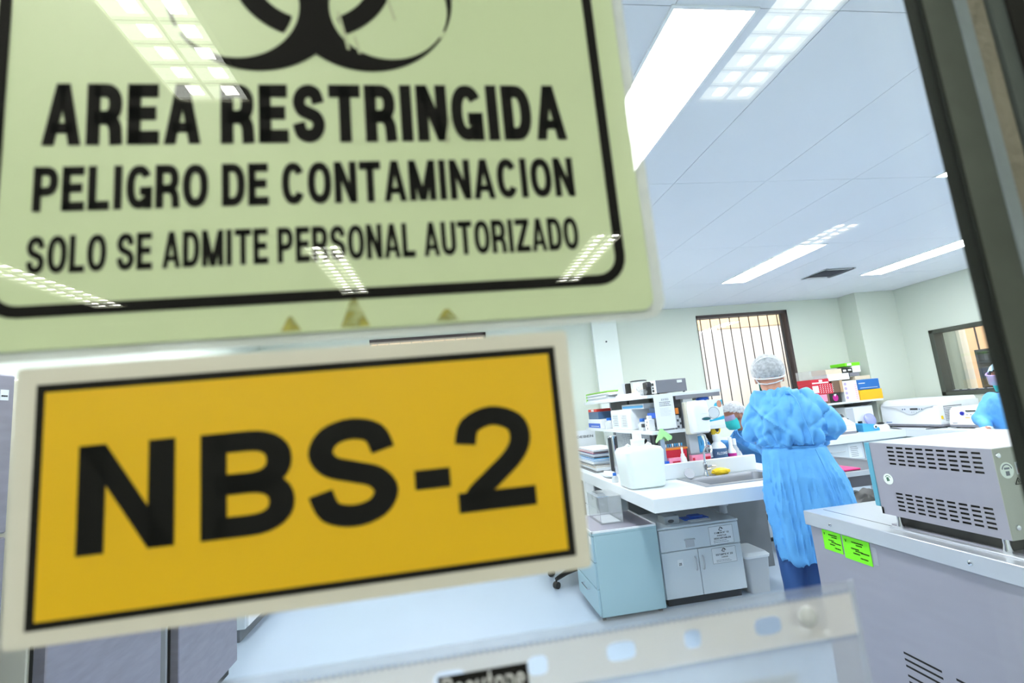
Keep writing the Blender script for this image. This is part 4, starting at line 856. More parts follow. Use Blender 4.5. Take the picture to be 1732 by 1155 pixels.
# ================================================================== FAR AND RIGHT BENCHES
fb = thing('wall_worktop', 'white worktop running along the far wall under the wall shelf', 'worktop', (5.2, 5.0, TB))
obj('slab', MB().box(3.2, 6.35, 5.30, 5.845, TB, T).box(3.2, 5.73, 5.845, 6.145, TB, T), SLAB, fb); one('wall_worktop', 'white worktop along the right wall under the centrifuges', 'worktop', bx(5.52, 6.35, 1.0, 5.299, TB, T), SLAB)
obj('splash_back', bx(3.2, 5.73, 6.125, 6.145, T, T+.06), SLAB, fb)
for k, x in enumerate((3.22, 3.80, 4.38, 4.96)):
    c = thing('base_cabinet', 'white base cabinet under the far worktop, %s from the left' % ('first', 'second', 'third', 'fourth')[k], 'cabinet', (x+.285, 5.7, 0), 'base cabinets under the far worktop')
    obj('carcass', bx(x, x+.57, 5.37, 6.1, .08, TB-.001), CABW, c); obj('kick_plate', bx(x, x+.57, 5.42, 6.1, 0, .08), DGREY, c)
    d = obj('drawer', bx(x+.004, x+.566, 5.352, 5.37, .57, TB-.012, .002), CABW, c); obj('handle', MB().tube([(x+.12, 5.352, .68), (x+.12, 5.335, .68), (x+.30, 5.335, .68), (x+.30, 5.352, .68)], .005), LGREY, d)
    for a, b in ((x+.004, x+.283), (x+.287, x+.566)):
        d = obj('door', bx(a, b, 5.352, 5.37, .09, .565, .002), CABW, c); obj('handle', MB().tube([(b-.04, 5.352, .5), (b-.04, 5.335, .5), (b-.04, 5.335, .4), (b-.04, 5.352, .4)], .005), LGREY, d)
    if k >= 1: p = obj('placard', bx(x+.36, x+.54, 5.350, 5.352, .585, .75), PAPER, c); obj('placard_print', lines(MB(), faceY(5.3495), x+.39, x+.51, .60, .73, 6, .3, k), INKG, p)
for k, y in enumerate((1.05, 1.9, 2.75, 3.6, 4.45)):
    c = thing('base_cabinet', 'white base cabinet under the right hand worktop, %s from the door wall' % ('first', 'second', 'third', 'fourth', 'fifth')[k], 'cabinet', (5.95, y+.4, 0), 'base cabinets under the right worktop')
    obj('carcass', bx(5.6, 6.3, y, y+.84, .08, TB-.001), CABW, c); obj('kick_plate', bx(5.66, 6.3, y, y+.84, 0, .08), DGREY, c)
    for a, b in ((y+.004, y+.418), (y+.422, y+.836)): d = obj('door', bx(5.582, 5.6, a, b, .09, TB-.012, .002), CABW, c); obj('handle', MB().tube([(5.582, b-.04, .7), (5.565, b-.04, .7), (5.565, b-.04, .6), (5.582, b-.04, .6)], .005), LGREY, d)
ws = thing('wall_shelf', 'white wall shelf loaded with boxes on the far wall', 'shelf', (5.25, 5.95, 1.15))
obj('board', bx(4.74, 5.725, 5.72, 6.15, 1.218, 1.243, .002), SLAB, ws)
for x in (4.98, 5.62): obj('bracket', MB().box(x, x+.03, 6.13, 6.15, .95, 1.218).prism([(6.13, 1.218), (5.80, 1.218), (5.80, 1.205), (6.13, 1.08)], lambda u, w, d: (d, u, w), x+.01, x+.02), MGREY, ws)
S = 1.243
Y0, Y1 = 5.745, 6.0
def carton(label, x0, x1, z0, z1, m, parts=(), y0=Y0, y1=Y1, name='carton'):
    return box_item(name, label, 'box', (x0, x1, y0, y1, z0, z1), m, parts, 'boxes on the wall shelf')
f5 = lambda u, w, d: (u, d, w)
t = carton('dark red kit box at the left end of the wall shelf, bottom row', 4.76, 4.965, S, S+.125, BROWN, [('pink_print', (4.78, 4.93, Y0-.002, Y0, S+.03, S+.12), PINK)])
t = carton('black kit box with magenta flower print, bottom row', 4.968, 5.135, S, S+.125, BLACK); obj('flower', MB().prism(hull((5.05, S+.065), .04, .045, 18, 2), f5, Y0-.002, Y0), MAGENTA, t); obj('white_streak', MB().prism([(5.03, S+.11), (5.045, S+.08), (5.07, S+.115)], f5, Y0-.003, Y0-.002), PAPER, t)
t = carton('red carton with white diagonal dashes, second row', 4.74, 5.035, S+.125, S+.26, RED, [('white_panel', (4.745, 4.83, Y0-.002, Y0, S+.15, S+.24), PAPER)])
ds = MB()
for i in range(5):
    for j in range(6): u, w = 4.85+.035*j, S+.14+.024*i; ds.add([(u, Y0-.001, w), (u+.008, Y0-.001, w), (u+.022, Y0-.001, w+.016), (u+.014, Y0-.001, w+.016)], [(0, 1, 2, 3)])
obj('white_dashes', ds, PAPER, t)
carton('red and white lidded tray on the dashed red carton', 4.735, 5.0, S+.26, S+.325, RED, [('white_band', (4.75, 4.985, Y0-.002, Y0, S+.268, S+.285), PAPER), ('badge', (4.85, 4.9, Y0-.003, Y0-.002, S+.29, S+.315), PAPER)])
carton('clear plastic case on top of the red and white tray', 4.735, 4.98, S+.325, S+.44, CLEAR, name='clear_case')
t = carton('brown open cardboard box beside the dashed red carton', 5.04, 5.185, S+.13, S+.285, BROWN, [('flap', (5.145, 5.185, Y0-.004, Y0, S+.13, S+.285), TAN)], y0=Y0+.004)
carton('long white carton lying across the brown box', 4.99, 5.31, S+.29, S+.375, WHITE, b_ if False else ())
carton('pale brown carton behind the long white carton', 4.975, 5.215, S+.375, S+.44, TANL)
t = carton('black carton with white labels beside the pale brown one', 5.22, 5.375, S+.375, S+.435, BLACK, [('label', (5.235, 5.28, Y0-.002, Y0, S+.395, S+.42), PAPER), ('label', (5.31, 5.355, Y0-.002, Y0, S+.40, S+.42), PAPER)])
carton('small grey carton under the white one', 5.325, 5.47, S+.325, S+.372, MGREY)
carton('white carton below the lime green pack', 5.378, 5.50, S+.375, S+.46, WHITE)
carton('lime green pack on the very top of the boxes', 5.28, 5.505, S+.462, S+.505, LIME, [('white_label', (5.31, 5.375, Y0-.002, Y0, S+.468, S+.50), PAPER)])
t = carton('tall white printed carton in the middle of the wall shelf', 5.19, 5.40, S, S+.27, WHITE, name='tall_carton')
for i in range(4): obj('print_mark', MB().prism(hull((5.225+.0*i, S+.05+.06*i), .02, .02, 14, 2), f5, Y0-.002, Y0), mat('lilac_print', (186, 170, 210), .7), t)
obj('red_print', lines(MB(), faceY(Y0-.001), 5.355, 5.395, S+.02, S+.22, 8, .4, 3), PINK, t)
carton('thin tan carton above the blue box', 5.39, 5.62, S+.275, S+.32, TANL)
carton('blue carton with white print on the amber box', 5.41, 5.735, S+.135, S+.268, BLUEP, [('white_lid', (5.41, 5.735, Y0-.001, Y1, S+.268, S+.272), PAPER), ('white_print', (5.425, 5.52, Y0-.002, Y0, S+.215, S+.225), PAPER), ('print_line', (5.44, 5.70, Y0-.002, Y0, S+.155, S+.16), PAPER)])
carton('amber yellow carton at the right end of the wall shelf', 5.405, 5.745, S, S+.13, AMBER, [('pale_tab', (5.60, 5.63, Y0-.002, Y0, S+.07, S+.125), CREAM)], y0=Y0-.01)
so = thing('power_outlet', 'brown wall outlet below the wall shelf', 'outlet', (5.56, YF, 1.04)); obj('plate', bx(5.495, 5.61, YF-.012, YF, 1.04, 1.105, .003), BROWN, so)
for x in (5.525, 5.565): obj('socket', bx(x, x+.024, YF-.015, YF-.012, 1.055, 1.09), LGREY, so)
wb = thing('heating_block', 'white boxy instrument with dark lid standing under the wall shelf', 'instrument', (5.43, 5.93, T)); obj('case', bx(5.19, 5.60, 5.78, 6.1, T, 1.165, .008), WHITE, wb); obj('lid', MB().cyl((5.45, 5.94, 1.165), (5.45, 5.94, 1.19), .10, .085, 24), DGREY, wb); obj('side_panel', bx(5.19, 5.3, 5.778, 5.78, T+.02, 1.15), LGREY, wb)
vx = thing('vortex_mixer', 'small bright blue vortex mixer on the far worktop', 'mixer', (5.25, 5.55, T))
obj('case', MB().prism([(5.115, T), (5.345, T), (5.345, T+.03), (5.275, T+.085), (5.13, T+.105), (5.115, T+.09)], f5, 5.48, 5.64), BLUEL, vx); obj('cup', MB().cyl((5.165, 5.56, T+.10), (5.165, 5.56, T+.128), .024, n=16), BLACK, vx); obj('dial', MB().cyl((5.285, 5.478, T+.05), (5.285, 5.468, T+.05), .022, n=16), WHITE, vx); obj('dial_mark', MB().cyl((5.285, 5.468, T+.05), (5.285, 5.463, T+.05), .012, n=12), BLACK, vx)
mc = thing('mini_centrifuge', 'mini centrifuge with open round clear lid beside the vortex mixer', 'centrifuge', (5.45, 5.62, T))
obj('base', MB().lathe([(.088, 0), (.09, .02), (.075, .05), (.06, .06)], (5.49, 5.60, T), 28), WHITE, mc); obj('rotor', MB().lathe([(.03, .06), (.045, .075), (.02, .085)], (5.49, 5.60, T), 16), BLACK, mc)
obj('lid', MB().lathe([(.082, 0), (.078, .02), (.04, .045)], (5.44, 5.70, T+.125), 28, Matrix.Rotation(math.radians(75), 4, 'X')), film('lilac_lid', (170, 176, 236), .6, .15, .05), mc); obj('hinge', bx(5.42, 5.47, 5.68, 5.70, T+.04, T+.07), WHITE, mc)
th_ = thing('thermal_cycler', 'white thermal cycler with dark lid beside the standing person', 'instrument', (4.90, 5.6, T))
obj('case', MB().prism([(5.46, T+.02), (5.74, T+.02), (5.74, T+.20), (5.62, T+.20), (5.46, T+.12)], lambda u, w, d: (d, u, w), 4.70, 5.0), WHITE, th_); obj('base', bx(4.70, 5.0, 5.455, 5.75, T, T+.03, .004), MGREY, th_); obj('lid', MB().prism([(5.60, T+.2), (5.75, T+.2), (5.75, T+.235), (5.64, T+.235)], lambda u, w, d: (d, u, w), 4.71, 5.0), DGREY, th_); obj('side_grille', bx(5.0, 5.003, 5.55, 5.70, T+.10, T+.18), DGREY, th_)
for k in range(2): obj('panel_line', bx(4.74, 4.98, 5.4565, 5.46, T+.05+.05*k, T+.056+.05*k), LGREY, th_)
one('yellow_case', 'yellow lid lying on the thermal cycler', 'case', bx(4.76, 4.90, 5.66, 5.74, T+.235, T+.255, .004), AMBER)
one('black_cable', 'black cable curling on the worktop beside the vortex mixer', 'cable', MB().tube(crom([(5.02, 5.62, T+.006), (5.07, 5.56, T+.006), (5.05, 5.5, T+.006), (5.1, 5.58, T+.01), (5.11, 5.65, T+.006), (5.03, 5.68, T+.006)], 6), .006, 6), BLACK)
# centrifuges on the right bench, fronts facing the room
CX = 5.72
bc = thing('bench_centrifuge', 'large white bench centrifuge with curved control panel', 'centrifuge', (6.0, 5.42, T))
obj('base', bx(CX, 6.30, 5.02, 5.80, T+.012, T+.04, .006), MGREY, bc)
obj('case', MB().loft([[(CX+i, 5.02+.006, z), (CX+i, 5.80-.006, z), (6.30, 5.794, z), (6.30, 5.026, z)] for z, i in ((T+.04, 0), (T+.26, .01), (T+.30, .03))]), WHITE, bc)
obj('lid', MB().loft([[(CX+i, 5.03+i*.3, z), (CX+i, 5.79-i*.3, z), (6.29, 5.79-i*.3, z), (6.29, 5.03+i*.3, z)] for z, i in ((T+.30, .03), (T+.325, .05), (T+.342, .09))]), WHITE, bc)
obj('seam_line', bx(CX+.008, CX+.03, 5.03, 5.79, T+.262, T+.266), LGREY, bc)
cp = []
for k in range(17): u = k/16; cp.append((5.72-.64*u, T+.255-.095*math.exp(-((u-.55)/.22)**2)))
obj('control_panel', MB().prism(cp+[(5.08, T+.258), (5.72, T+.258)], lambda u, w, d: (d, u, w), CX-.004, CX+.02), mat('panel_silver', (226, 230, 234), .35), bc)
obj('display', bx(CX-.006, CX-.003, 5.27, 5.37, T+.215, T+.238), DGREY, bc)
for y in (5.22, 5.25, 5.44, 5.47): obj('button', MB().cyl((CX-.006, y, T+.225), (CX-.003, y, T+.225), .008, n=10), BLUED, bc)
for k in range(3): obj('button', bx(CX-.006, CX-.003, 5.29+.03*k, 5.302+.03*k, T+.18, T+.195), LGREY, bc)
obj('maker_plate', bx(CX-.002, CX+.001, 5.66, 5.74, T+.058, T+.066), BLUEP, bc); obj('side_grille_recess', bx(5.80, 6.05, 5.022, 5.0265, T+.08, T+.25), MGREY, bc)
for k in range(9): obj('grille_rib', bx(5.80, 6.05, 5.018, 5.024, T+.085+.018*k, T+.094+.018*k), WHITE, bc)
obj('warning_sticker', bx(5.74, 5.77, 5.0245, 5.026, T+.10, T+.14), YELLOW, bc)
for a in (CX+.05, 6.25):
    for b in (5.07, 5.75): obj('foot', MB().cyl((a, b, T), (a, b, T+.014), .02, n=12), BLACK, bc)
sc_ = thing('small_centrifuge', 'small white centrifuge with two blue knobs beside the large one', 'centrifuge', (5.98, 4.72, T))
obj('base', bx(CX, 6.25, 4.47, 4.93, T+.01, T+.04, .008), MGREY, sc_); obj('case', MB().loft([[(CX+i, 4.475+j, z), (CX+i, 4.925-j, z), (6.24, 4.925-j, z), (6.24, 4.475+j, z)] for z, i, j in ((T+.04, 0, 0), (T+.20, .03, .005), (T+.235, .06, .015))]), WHITE, sc_)
for y in (4.60, 4.78): obj('knob', MB().cyl((CX+.012, y, T+.165), (CX+.032, y, T+.165), .021, n=18), mat('knob_blue', (40, 44, 170), .4), sc_)
obj('display', bx(CX+.018, CX+.03, 4.64, 4.74, T+.185, T+.198), BLACK, sc_)
for k in range(3): obj('button', MB().cyl((CX+.018, 4.65+.04*k, T+.15), (CX+.03, 4.65+.04*k, T+.15), .006, n=10), BLUED, sc_)
obj('yellow_label', bx(CX+.008, CX+.02, 4.70, 4.75, T+.115, T+.122), YELLOW, sc_); obj('yellow_sticker', bx(CX-.001, CX+.015, 4.63, 4.67, T+.055, T+.08), YELLOW, sc_); obj('maker_plate', bx(CX-.001, CX+.01, 4.84, 4.89, T+.055, T+.06), BLUED, sc_)
for a in (CX+.05, 6.2):
    for b in (4.52, 4.88): obj('foot', MB().cyl((a, b, T), (a, b, T+.012), .018, n=12), BLACK, sc_)
one('power_cable', 'thin black cable hanging over the worktop in front of the large centrifuge', 'cable', MB().tube(crom([(5.735, 5.70, T+.006), (5.66, 5.66, T+.008), (5.58, 5.55, T+.006), (5.515, 5.40, T+.006), (5.512, 5.33, T-.01), (5.51, 5.32, T-.07)], 6), .006, 6), DGREY)
one('power_cable', 'thin black cable between the two centrifuges', 'cable', MB().tube(crom([(5.74, 4.98, T+.006), (5.68, 5.0, T+.007), (5.60, 5.02, T+.006), (5.53, 5.05, T+.006)], 6), .006, 6), DGREY)
kb = thing('keyboard', 'dark keyboard lying along the right window sill', 'keyboard', (XR+.03, 4.9, W3[2]+.05)); obj('tray', bx(XR-.015, XR+.085, 4.35, 5.36, W3[2]+.05, W3[2]+.064, .003), DGREY, kb)
for k in range(30): obj('key', bx(XR+.0, XR+.018, 4.38+.032*k, 4.40+.032*k, W3[2]+.064, W3[2]+.07), LGREY if k % 3 else BLACK, kb)
rkx = thing('equipment_rack', 'dark equipment rack in the room beyond the right window', 'rack', (7.6, 5.6, 0))
obj('frame', MB().box(7.3, 7.6, 5.70, 5.73, 0, 1.77).box(7.3, 7.6, 4.7, 4.73, 0, 1.77).box(7.3, 7.6, 4.7, 5.73, 1.73, 1.77), DGREY, rkx)
for k in range(5): obj('shelf', bx(7.3, 7.6, 4.73, 5.70, .30+.32*k, .33+.32*k), DGREY, rkx)
for y, z, h, m in ((5.85, .97, .24, BLACK), (5.6, .97, .2, MGREY), (5.86, 1.29, .24, DGREY), (5.62, 1.29, .26, TAN), (5.3, 1.29, .22, BROWN), (5.3, .97, .2, DGREY), (5.8, 1.61, .1, DGREY)): obj('equipment_case', bx(7.32, 7.55, y-.38, y-.16, z, z+h, .005), m, rkx)
# stainless trolley beyond the standing person
DST = mat('worn_steel', (108, 106, 112), .3, .6, var=.35, vscale=6)
tr = thing('steel_trolley', 'stainless steel trolley behind the standing person', 'trolley', (3.8, 4.5, 0))
obj('top_sheet', bx(3.42, 4.2, 4.02, 4.95, .665, .688, .002), DST, tr); obj('top_rim', MB().box(3.42, 4.2, 4.0, 4.02, .66, .702).box(4.18, 4.2, 4.02, 4.95, .66, .702), STEELT, tr); obj('front_band', bx(3.45, 4.17, 4.03, 4.05, .56, .66), DST, tr); obj('lower_shelf', bx(3.45, 4.17, 4.04, 4.93, .16, .18), STEEL, tr)
for a in (3.44, 4.16):
    for b in (4.03, 4.91): obj('leg', bx(a, a+.025, b, b+.025, 0, .66), STEELT, tr)
for k in range(4): bottle('reagent_bottle', 'small clear bottle on the steel trolley shelf, %s from the left' % ('first', 'second', 'third', 'fourth')[k], (3.62+.13*k, 4.25, .18), .05, .30, MILKY, LGREY, .5, .2, .5, group='bottles on the trolley shelf')
one('waste_bag', 'black waste bag slumped in front of the steel trolley', 'bag', crumple((3.44, 3.80, .29), (.30, .19, .285), 15, .16), BLACK)

one('pink_reflection', 'flat pink slab standing in for a reflection on the steel trolley', 'packet', bx(3.46, 3.74, 4.12, 4.42, .6885, .705, .004), mat('pink_reflection_paint', (226, 60, 130), .4, var=.2, vscale=12))  # pink slab paints the pink reflection on the trolley steel
# ================================================================== STEEL CHEST FREEZER AND INSTRUMENT
XF = 1.684
cf = thing('chest_freezer', 'stainless chest freezer with green notes at the right foreground', 'freezer', (2.15, 1.4, 0))
vents = [(1.69-.2*c, 1.84-.2*c, .30+.0235*r+(.012 if r > 2 else 0), .308+.0235*r+(.012 if r > 2 else 0)) for r in range(6) for c in range(3)]
body = MB().holed(.62, 2.235, .05, .835, vents, faceX(XF+.016)); body.box(XF+.03, 2.56, .62, 2.235, .05, .83)
cfb = obj('cabinet', body, STEELP, cf); obj('vent_box', bx(XF+.018, XF+.0295, 1.2, 1.9, .27, .46), HOLE, cf)
obj('lid', bx(XF, 2.58, .60, 2.25, .835, .9, .003), STEELT, cf); obj('lid_groove', bx(XF+.082, XF+.0845, 1.80, 2.215, .9, .9008), HOLE, cf); obj('lid_groove', bx(XF+.082, XF+.45, 1.80, 1.8025, .9, .9008), HOLE, cf)
obj('trim_channel', bx(XF+.055, XF+.075, .62, 1.83, .9, .906, .001), STEELT, cf)
for y, z in ((2.085, .866), (1.485, .867), (.95, .867)): sw = obj('screw', MB().lathe([(.0085, 0), (.008, .004), (.004, .006)], (XF, y, z), 14, Matrix.Rotation(-PI/2, 4, 'Y')), CHROME, cf); obj('screw_socket', MB().cyl((XF-.0055, y, z), (XF-.007, y, z), .003, n=8), BLACK, sw)
for a in (1.75, 2.5):
    for b in (.68, 2.17): obj('foot', MB().cyl((a, b, 0), (a, b, .05), .025, n=12), BLACK, cf)
for y0_, y1_, z0_, z1_, s in ((2.055, 2.163, .742, .83, 1), (1.905, 2.046, .733, .829, 2)):
    nt_ = obj('green_note', bx(XF+.0138, XF+.0152, y0_, y1_, z0_, z1_), LIME, cf); f_ = lambda u, w: (XF+.0133, (y0_+y1_)-u, w)
    L_ = y1_-y0_; Hh = z1_-z0_; pm = MB()
    for (a, b, c) in ((.35, .85, .78), (.5, .8, .68), (.3, .6, .5), (.45, .75, .42), (.65, .95, .40), (.35, .65, .30), (.6, .95, .16)): lines(pm, f_, y0_+L_*a, y0_+L_*b, z0_+Hh*c, z0_+Hh*(c+.07), 1, .8, int(a*100)+s)
    text(pm, 'V', f_, y0_+L_*.08, y0_+L_*.16, z0_+Hh*.75, z0_+Hh*.87, .2)
    obj('note_print', pm, INK, nt_)
obj('tape_piece', MB().holed(1.875, 1.895, .745, .815, [], faceX(XF+.0145)), CLEAR, cf)
Xi = 1.7605
it = thing('cooling_circulator', 'grey instrument with slotted side and blue front on the chest freezer', 'instrument', (2.0, 1.63, .9))
slots = [(1.792-.0405*c-.030, 1.792-.0405*c, z-.0075, z) for c in range(9) for z in (1.2245, 1.2085, 1.1925, 1.1765, 1.1605, 1.0425, 1.0275, 1.0115, .9955, .9800)]
sd_ = MB().holed(1.402, 1.872, .947, 1.237, slots, faceX(Xi)); sd_.holed(1.402, 1.872, .947, 1.237, slots, faceX(Xi+.0015))
obj('side_panel', sd_, STEELP, it)
obj('inner_case', bx(Xi+.012, 2.33, 1.41, 1.865, .95, 1.234), HOLE, it)
obj('top_cover', bx(Xi, 2.34, 1.402, 1.872, 1.2355, 1.2385, .001), STEELT, it)
BK = mat('back_plate_grey', (170, 172, 160), .5, .2); bkp = obj('back_panel', bx(Xi, 2.34, 1.400, 1.403, .947, 1.237, .001), BK, it)
obj('far_side', bx(2.338, 2.34, 1.402, 1.872, .947, 1.237), STEELP, it); obj('front_panel', bx(Xi-.003, 2.345, 1.872, 1.896, .975, 1.236, .002), mat('blue_front', (88, 160, 184), .45), it); obj('lower_front', bx(Xi, 2.34, 1.862, 1.872, .947, .975), STEELP, it)
obj('base_skirt', bx(Xi+.03, 2.31, 1.43, 1.84, .905, .947), BLACK, it); obj('base_plate', bx(Xi+.02, 2.32, .9+.48, 1.86, .9, .906), STEEL, it)
for y in (1.803, 1.425):
    for x in (Xi+.004, 2.33): obj('foot', MB().lathe([(.012, 0), (.013, .01), (.009, .03), (.009, .047)], (x, y, .9), 14), CHROME, it)
def sticker(y, z, r): 
    s_ = obj('round_sticker', MB().cyl((Xi-.001, y, z), (Xi, y, z), r, n=28), mat('sticker_white', (228, 236, 226), .6), it)
    obj('sticker_print', MB().tube([(Xi-.0012, y+r*.62*math.cos(a), z+r*.62*math.sin(a)) for a in [PI*k/12 for k in range(2, 11)]], .0012, 4).prism([(y-.007, z-.006), (y+.006, z-.01), (y+.008, z+.006), (y-.002, z+.008)], lambda u, w, d: (d, u, w), Xi-.0015, Xi-.001), mat('sticker_ink', (70, 110, 90), .7), s_)
sticker(1.812, 1.093, .0215)
s_ = obj('round_sticker', MB().cyl((1.80, 1.3995, 1.165), (1.80, 1.4, 1.165), .026, n=28), MATS['sticker_white'], it); obj('sticker_print', MB().tube([(1.80+.019*math.cos(a), 1.3988, 1.165+.019*math.sin(a)) for a in [PI*k/14 for k in range(1, 14)]], .0017, 4).box(1.793, 1.807, 1.3985, 1.3994, 1.148, 1.162).box(1.79, 1.81, 1.3985, 1.3994, 1.168, 1.174), INKG, s_)
obj('flag_sticker', bx(1.835, 1.90, 1.399, 1.4, 1.148, 1.188), PAPER, it); obj('flag_print', MB().box(1.84, 1.895, 1.3985, 1.399, 1.168, 1.184), BLUED, it); obj('flag_stripe', bx(1.84, 1.895, 1.3985, 1.399, 1.152, 1.168), mat('flag_red', (150, 84, 96), .7), it)
obj('warning_triangle', MB().tube([(1.82, 1.3988, 1.118), (1.846, 1.3988, 1.118), (1.833, 1.3988, 1.138), (1.82, 1.3988, 1.118)], .0014, 4).box(1.832, 1.834, 1.3985, 1.399, 1.122, 1.131), INK, it)
wt = MB(); text(wt, 'WARNING', faceY(1.399), 1.852, 1.93, 1.127, 1.138, .22); lines(wt, faceY(1.399), 1.852, 1.93, 1.116, 1.125, 1, .6); obj('warning_print', wt, INK, it)
obj('data_plate', bx(1.855, 1.93, 1.3992, 1.4, 1.02, 1.108), PAPER2, it); obj('data_print', lines(MB(), faceY(1.3988), 1.86, 1.925, 1.025, 1.10, 6, .4, 6), INK, it)
for x, z in ((1.778, 1.215), (1.79, .985), (2.31, 1.215)): obj('screw', MB().lathe([(.009, 0), (.008, .004), (.003, .006)], (x, 1.40, z), 14, Matrix.Rotation(PI/2, 4, 'X')), CHROME, it)

# ================================================================== PEOPLE
def solid(mb, voxel, smooth=6, factor=.5):
    """fuse overlapping closed pieces into one continuous surface"""
    me = bpy.data.meshes.new('tmp'); me.from_pydata([tuple(v) for v in mb.v], [], mb.f)
    bm = bmesh.new(); bm.from_mesh(me); bmesh.ops.recalc_face_normals(bm, faces=bm.faces); bm.to_mesh(me); bm.free()
    o = bpy.data.objects.new('tmp', me); C.objects.link(o)
    r = o.modifiers.new('r', 'REMESH'); r.mode = 'VOXEL'; r.voxel_size = voxel; r.adaptivity = 0
    s_ = o.modifiers.new('s', 'SMOOTH'); s_.factor = factor; s_.iterations = smooth
    dg = bpy.context.evaluated_depsgraph_get(); ev = o.evaluated_get(dg); m2 = ev.to_mesh()
    out = MB(); out.v = [tuple(v.co) for v in m2.vertices]; out.f = [tuple(p.vertices) for p in m2.polygons]
    nrm = [v.normal.copy() for v in m2.vertices]
    ev.to_mesh_clear(); bpy.data.objects.remove(o); bpy.data.meshes.remove(me)
    return out, nrm
def ell(z, cx, cy, rx, ry, n=40): return [(cx+rx*math.cos(2*PI*k/n), cy+ry*math.sin(2*PI*k/n), z) for k in range(n)]
def hand(mb, w, d, side, k=1.):
    """palm and five bent fingers from wrist w along d; side = thumb direction"""
    w = Vector(w); d = Vector(d).normalized(); sd__ = Vector(side); sd__ = (sd__-d*sd__.dot(d)).normalized(); nrm = d.cross(sd__)
    for i in range(4): mb.capsule(w+sd__*(.027-.018*i)*k, .013*k, w+d*.085*k+sd__*(.030-.0195*i)*k, .0115*k, 10, 3)
    for i, l in enumerate((.066, .075, .070, .054)):
        a = w+d*.085*k+sd__*(.031-.0205*i)*k; b = a+(d*.85+nrm*.35).normalized()*l*.5*k; c = b+(d*.45+nrm*.85).normalized()*l*.55*k
        mb.capsule(a, .0092*k, b, .0085*k, 10, 3); mb.capsule(b, .0085*k, c, .007*k, 10, 3)
    a = w+d*.022*k+sd__*.03*k; b = a+(d*.6+sd__*.7+nrm*.25).normalized()*.045*k; c = b+(d*.85+nrm*.5).normalized()*.034*k
    mb.capsule(a, .0125*k, b, .0105*k, 10, 3); mb.capsule(b, .0105*k, c, .008*k, 10, 3)
def head_mesh(c, f, k=1.):
    """head with brow, nose, lips, chin, ears; f = facing direction in plan"""
    c = Vector(c); f = Vector((f[0], f[1], f[2] if len(f) > 2 else 0)).normalized(); s_ = f.cross(Vector((0, 0, 1))).normalized(); u = s_.cross(f)
    mb = MB(); P = lambda a, b, z: c+f*a*k+s_*b*k+u*z*k
    def blob(a, b, z, ra, rb, rz, n=18): 
        m = MB().sphere((0, 0, 0), 1, n, 12); mb.add([P(a+v[0]*ra, b+v[1]*rb, z+v[2]*rz) for v in m.v], m.f)
    blob(-.012, 0, .028, .098, .077, .095, 28); blob(.030, 0, -.045, .062, .058, .072, 24); blob(.060, 0, -.095, .026, .026, .022)
    blob(.083, 0, .012, .016, .05, .014); blob(.096, 0, -.022, .016, .012, .03); blob(.104, 0, -.038, .015, .015, .012); blob(.082, 0, -.07, .014, .026, .012)
    for t in (-1, 1): blob(-.012, t*.079, -.018, .020, .010, .033); blob(.083, t*.032, -.002, .010, .014, .010)
    return mb, P
def folds(mb, nrm, fn):
    mb.v = [tuple(Vector(p)+n*fn(Vector(p), n)) for p, n in zip(mb.v, nrm)]; return mb
def bouffant(P, k=1., back=-.012, up=.045, ra=.118, rb=.10, rz=.095, cut=-.2, seed=0.):
    m = MB().sphere((0, 0, 0), 1, 44, 26, lambda d: 1+.035*noise.noise(d*5+Vector((seed, 0, 0)))+.02*noise.noise(d*14+Vector((0, seed, 0))))
    o = MB(); keep = {}
    for i, v in enumerate(m.v):
        tilt = v[2]+.35*v[0]*-1*0
        if v[2]-.55*max(0, v[0])+.0 > cut-.35*max(0, -v[0]): keep[i] = len(o.v); o.v.append(tuple(P(back+v[0]*ra, v[1]*rb, up+v[2]*rz)))
    o.f = [tuple(keep[j] for j in f) for f in m.f if all(j in keep for j in f)]
    return o
# ---- standing person seen from behind
px, py = 2.13, 2.88
W_ = .88
def sx_(x): return px+(x-px)*W_
p1 = thing('person', 'person in blue gown and hair net standing with their back turned', 'person', (px, py, 0))
bd = MB()
bd.loft([ell(z, cx, cy, rx, ry, 24) for z, cx, cy, rx, ry in ((.86, px, py, .11, .08), (1.0, px, py, .11, .085), (1.15, px, py, .11, .08), (1.3, px-.01, py, .14, .09), (1.4, px-.015, py, .12, .075), (1.45, px-.02, py, .10, .07))])
bd.capsule((2.095, 2.88, 1.42), .062, (2.095, 2.895, 1.56), .056)
for sx, kx in ((-.06, 2.04), (.08, 2.18)):
    bd.capsule((px+sx, py, .88), .07, (kx, py-.005, .48), .062); bd.capsule((kx, py-.005, .48), .06, (kx, py+.01, .10), .042); bd.capsule((kx, py+.02, .045), .042, (kx, py-.15+.28, .035), .034)
bd.capsule((sx_(1.99), 2.88, 1.40), .042, (sx_(1.92), 2.92, 1.22), .043); bd.capsule((sx_(1.92), 2.92, 1.22), .04, (sx_(2.05), 3.19, 1.045), .03); hand(bd, (sx_(2.05), 3.19, 1.045), (.45, .8, -.2), (.3, .2, .9))
bd.capsule((sx_(2.30), 2.88, 1.40), .042, (sx_(2.40), 2.93, 1.21), .043); bd.capsule((sx_(2.40), 2.93, 1.21), .04, (sx_(2.29), 3.19, 1.06), .03); hand(bd, (sx_(2.29), 3.19, 1.06), (-.3, .9, -.2), (-.3, .2, .9))
hm, P1 = head_mesh((2.092, 2.92, 1.582), (0, 1, -.22)); bd.add(hm.v, hm.f)
m_, _ = solid(bd, .008, 5); body = obj('body', m_, SKIN, p1)
tw = MB().loft([ell(z, px, py, rx, ry, 24) for z, rx, ry in ((.80, .12, .10), (.95, .13, .105), (1.05, .125, .10))])
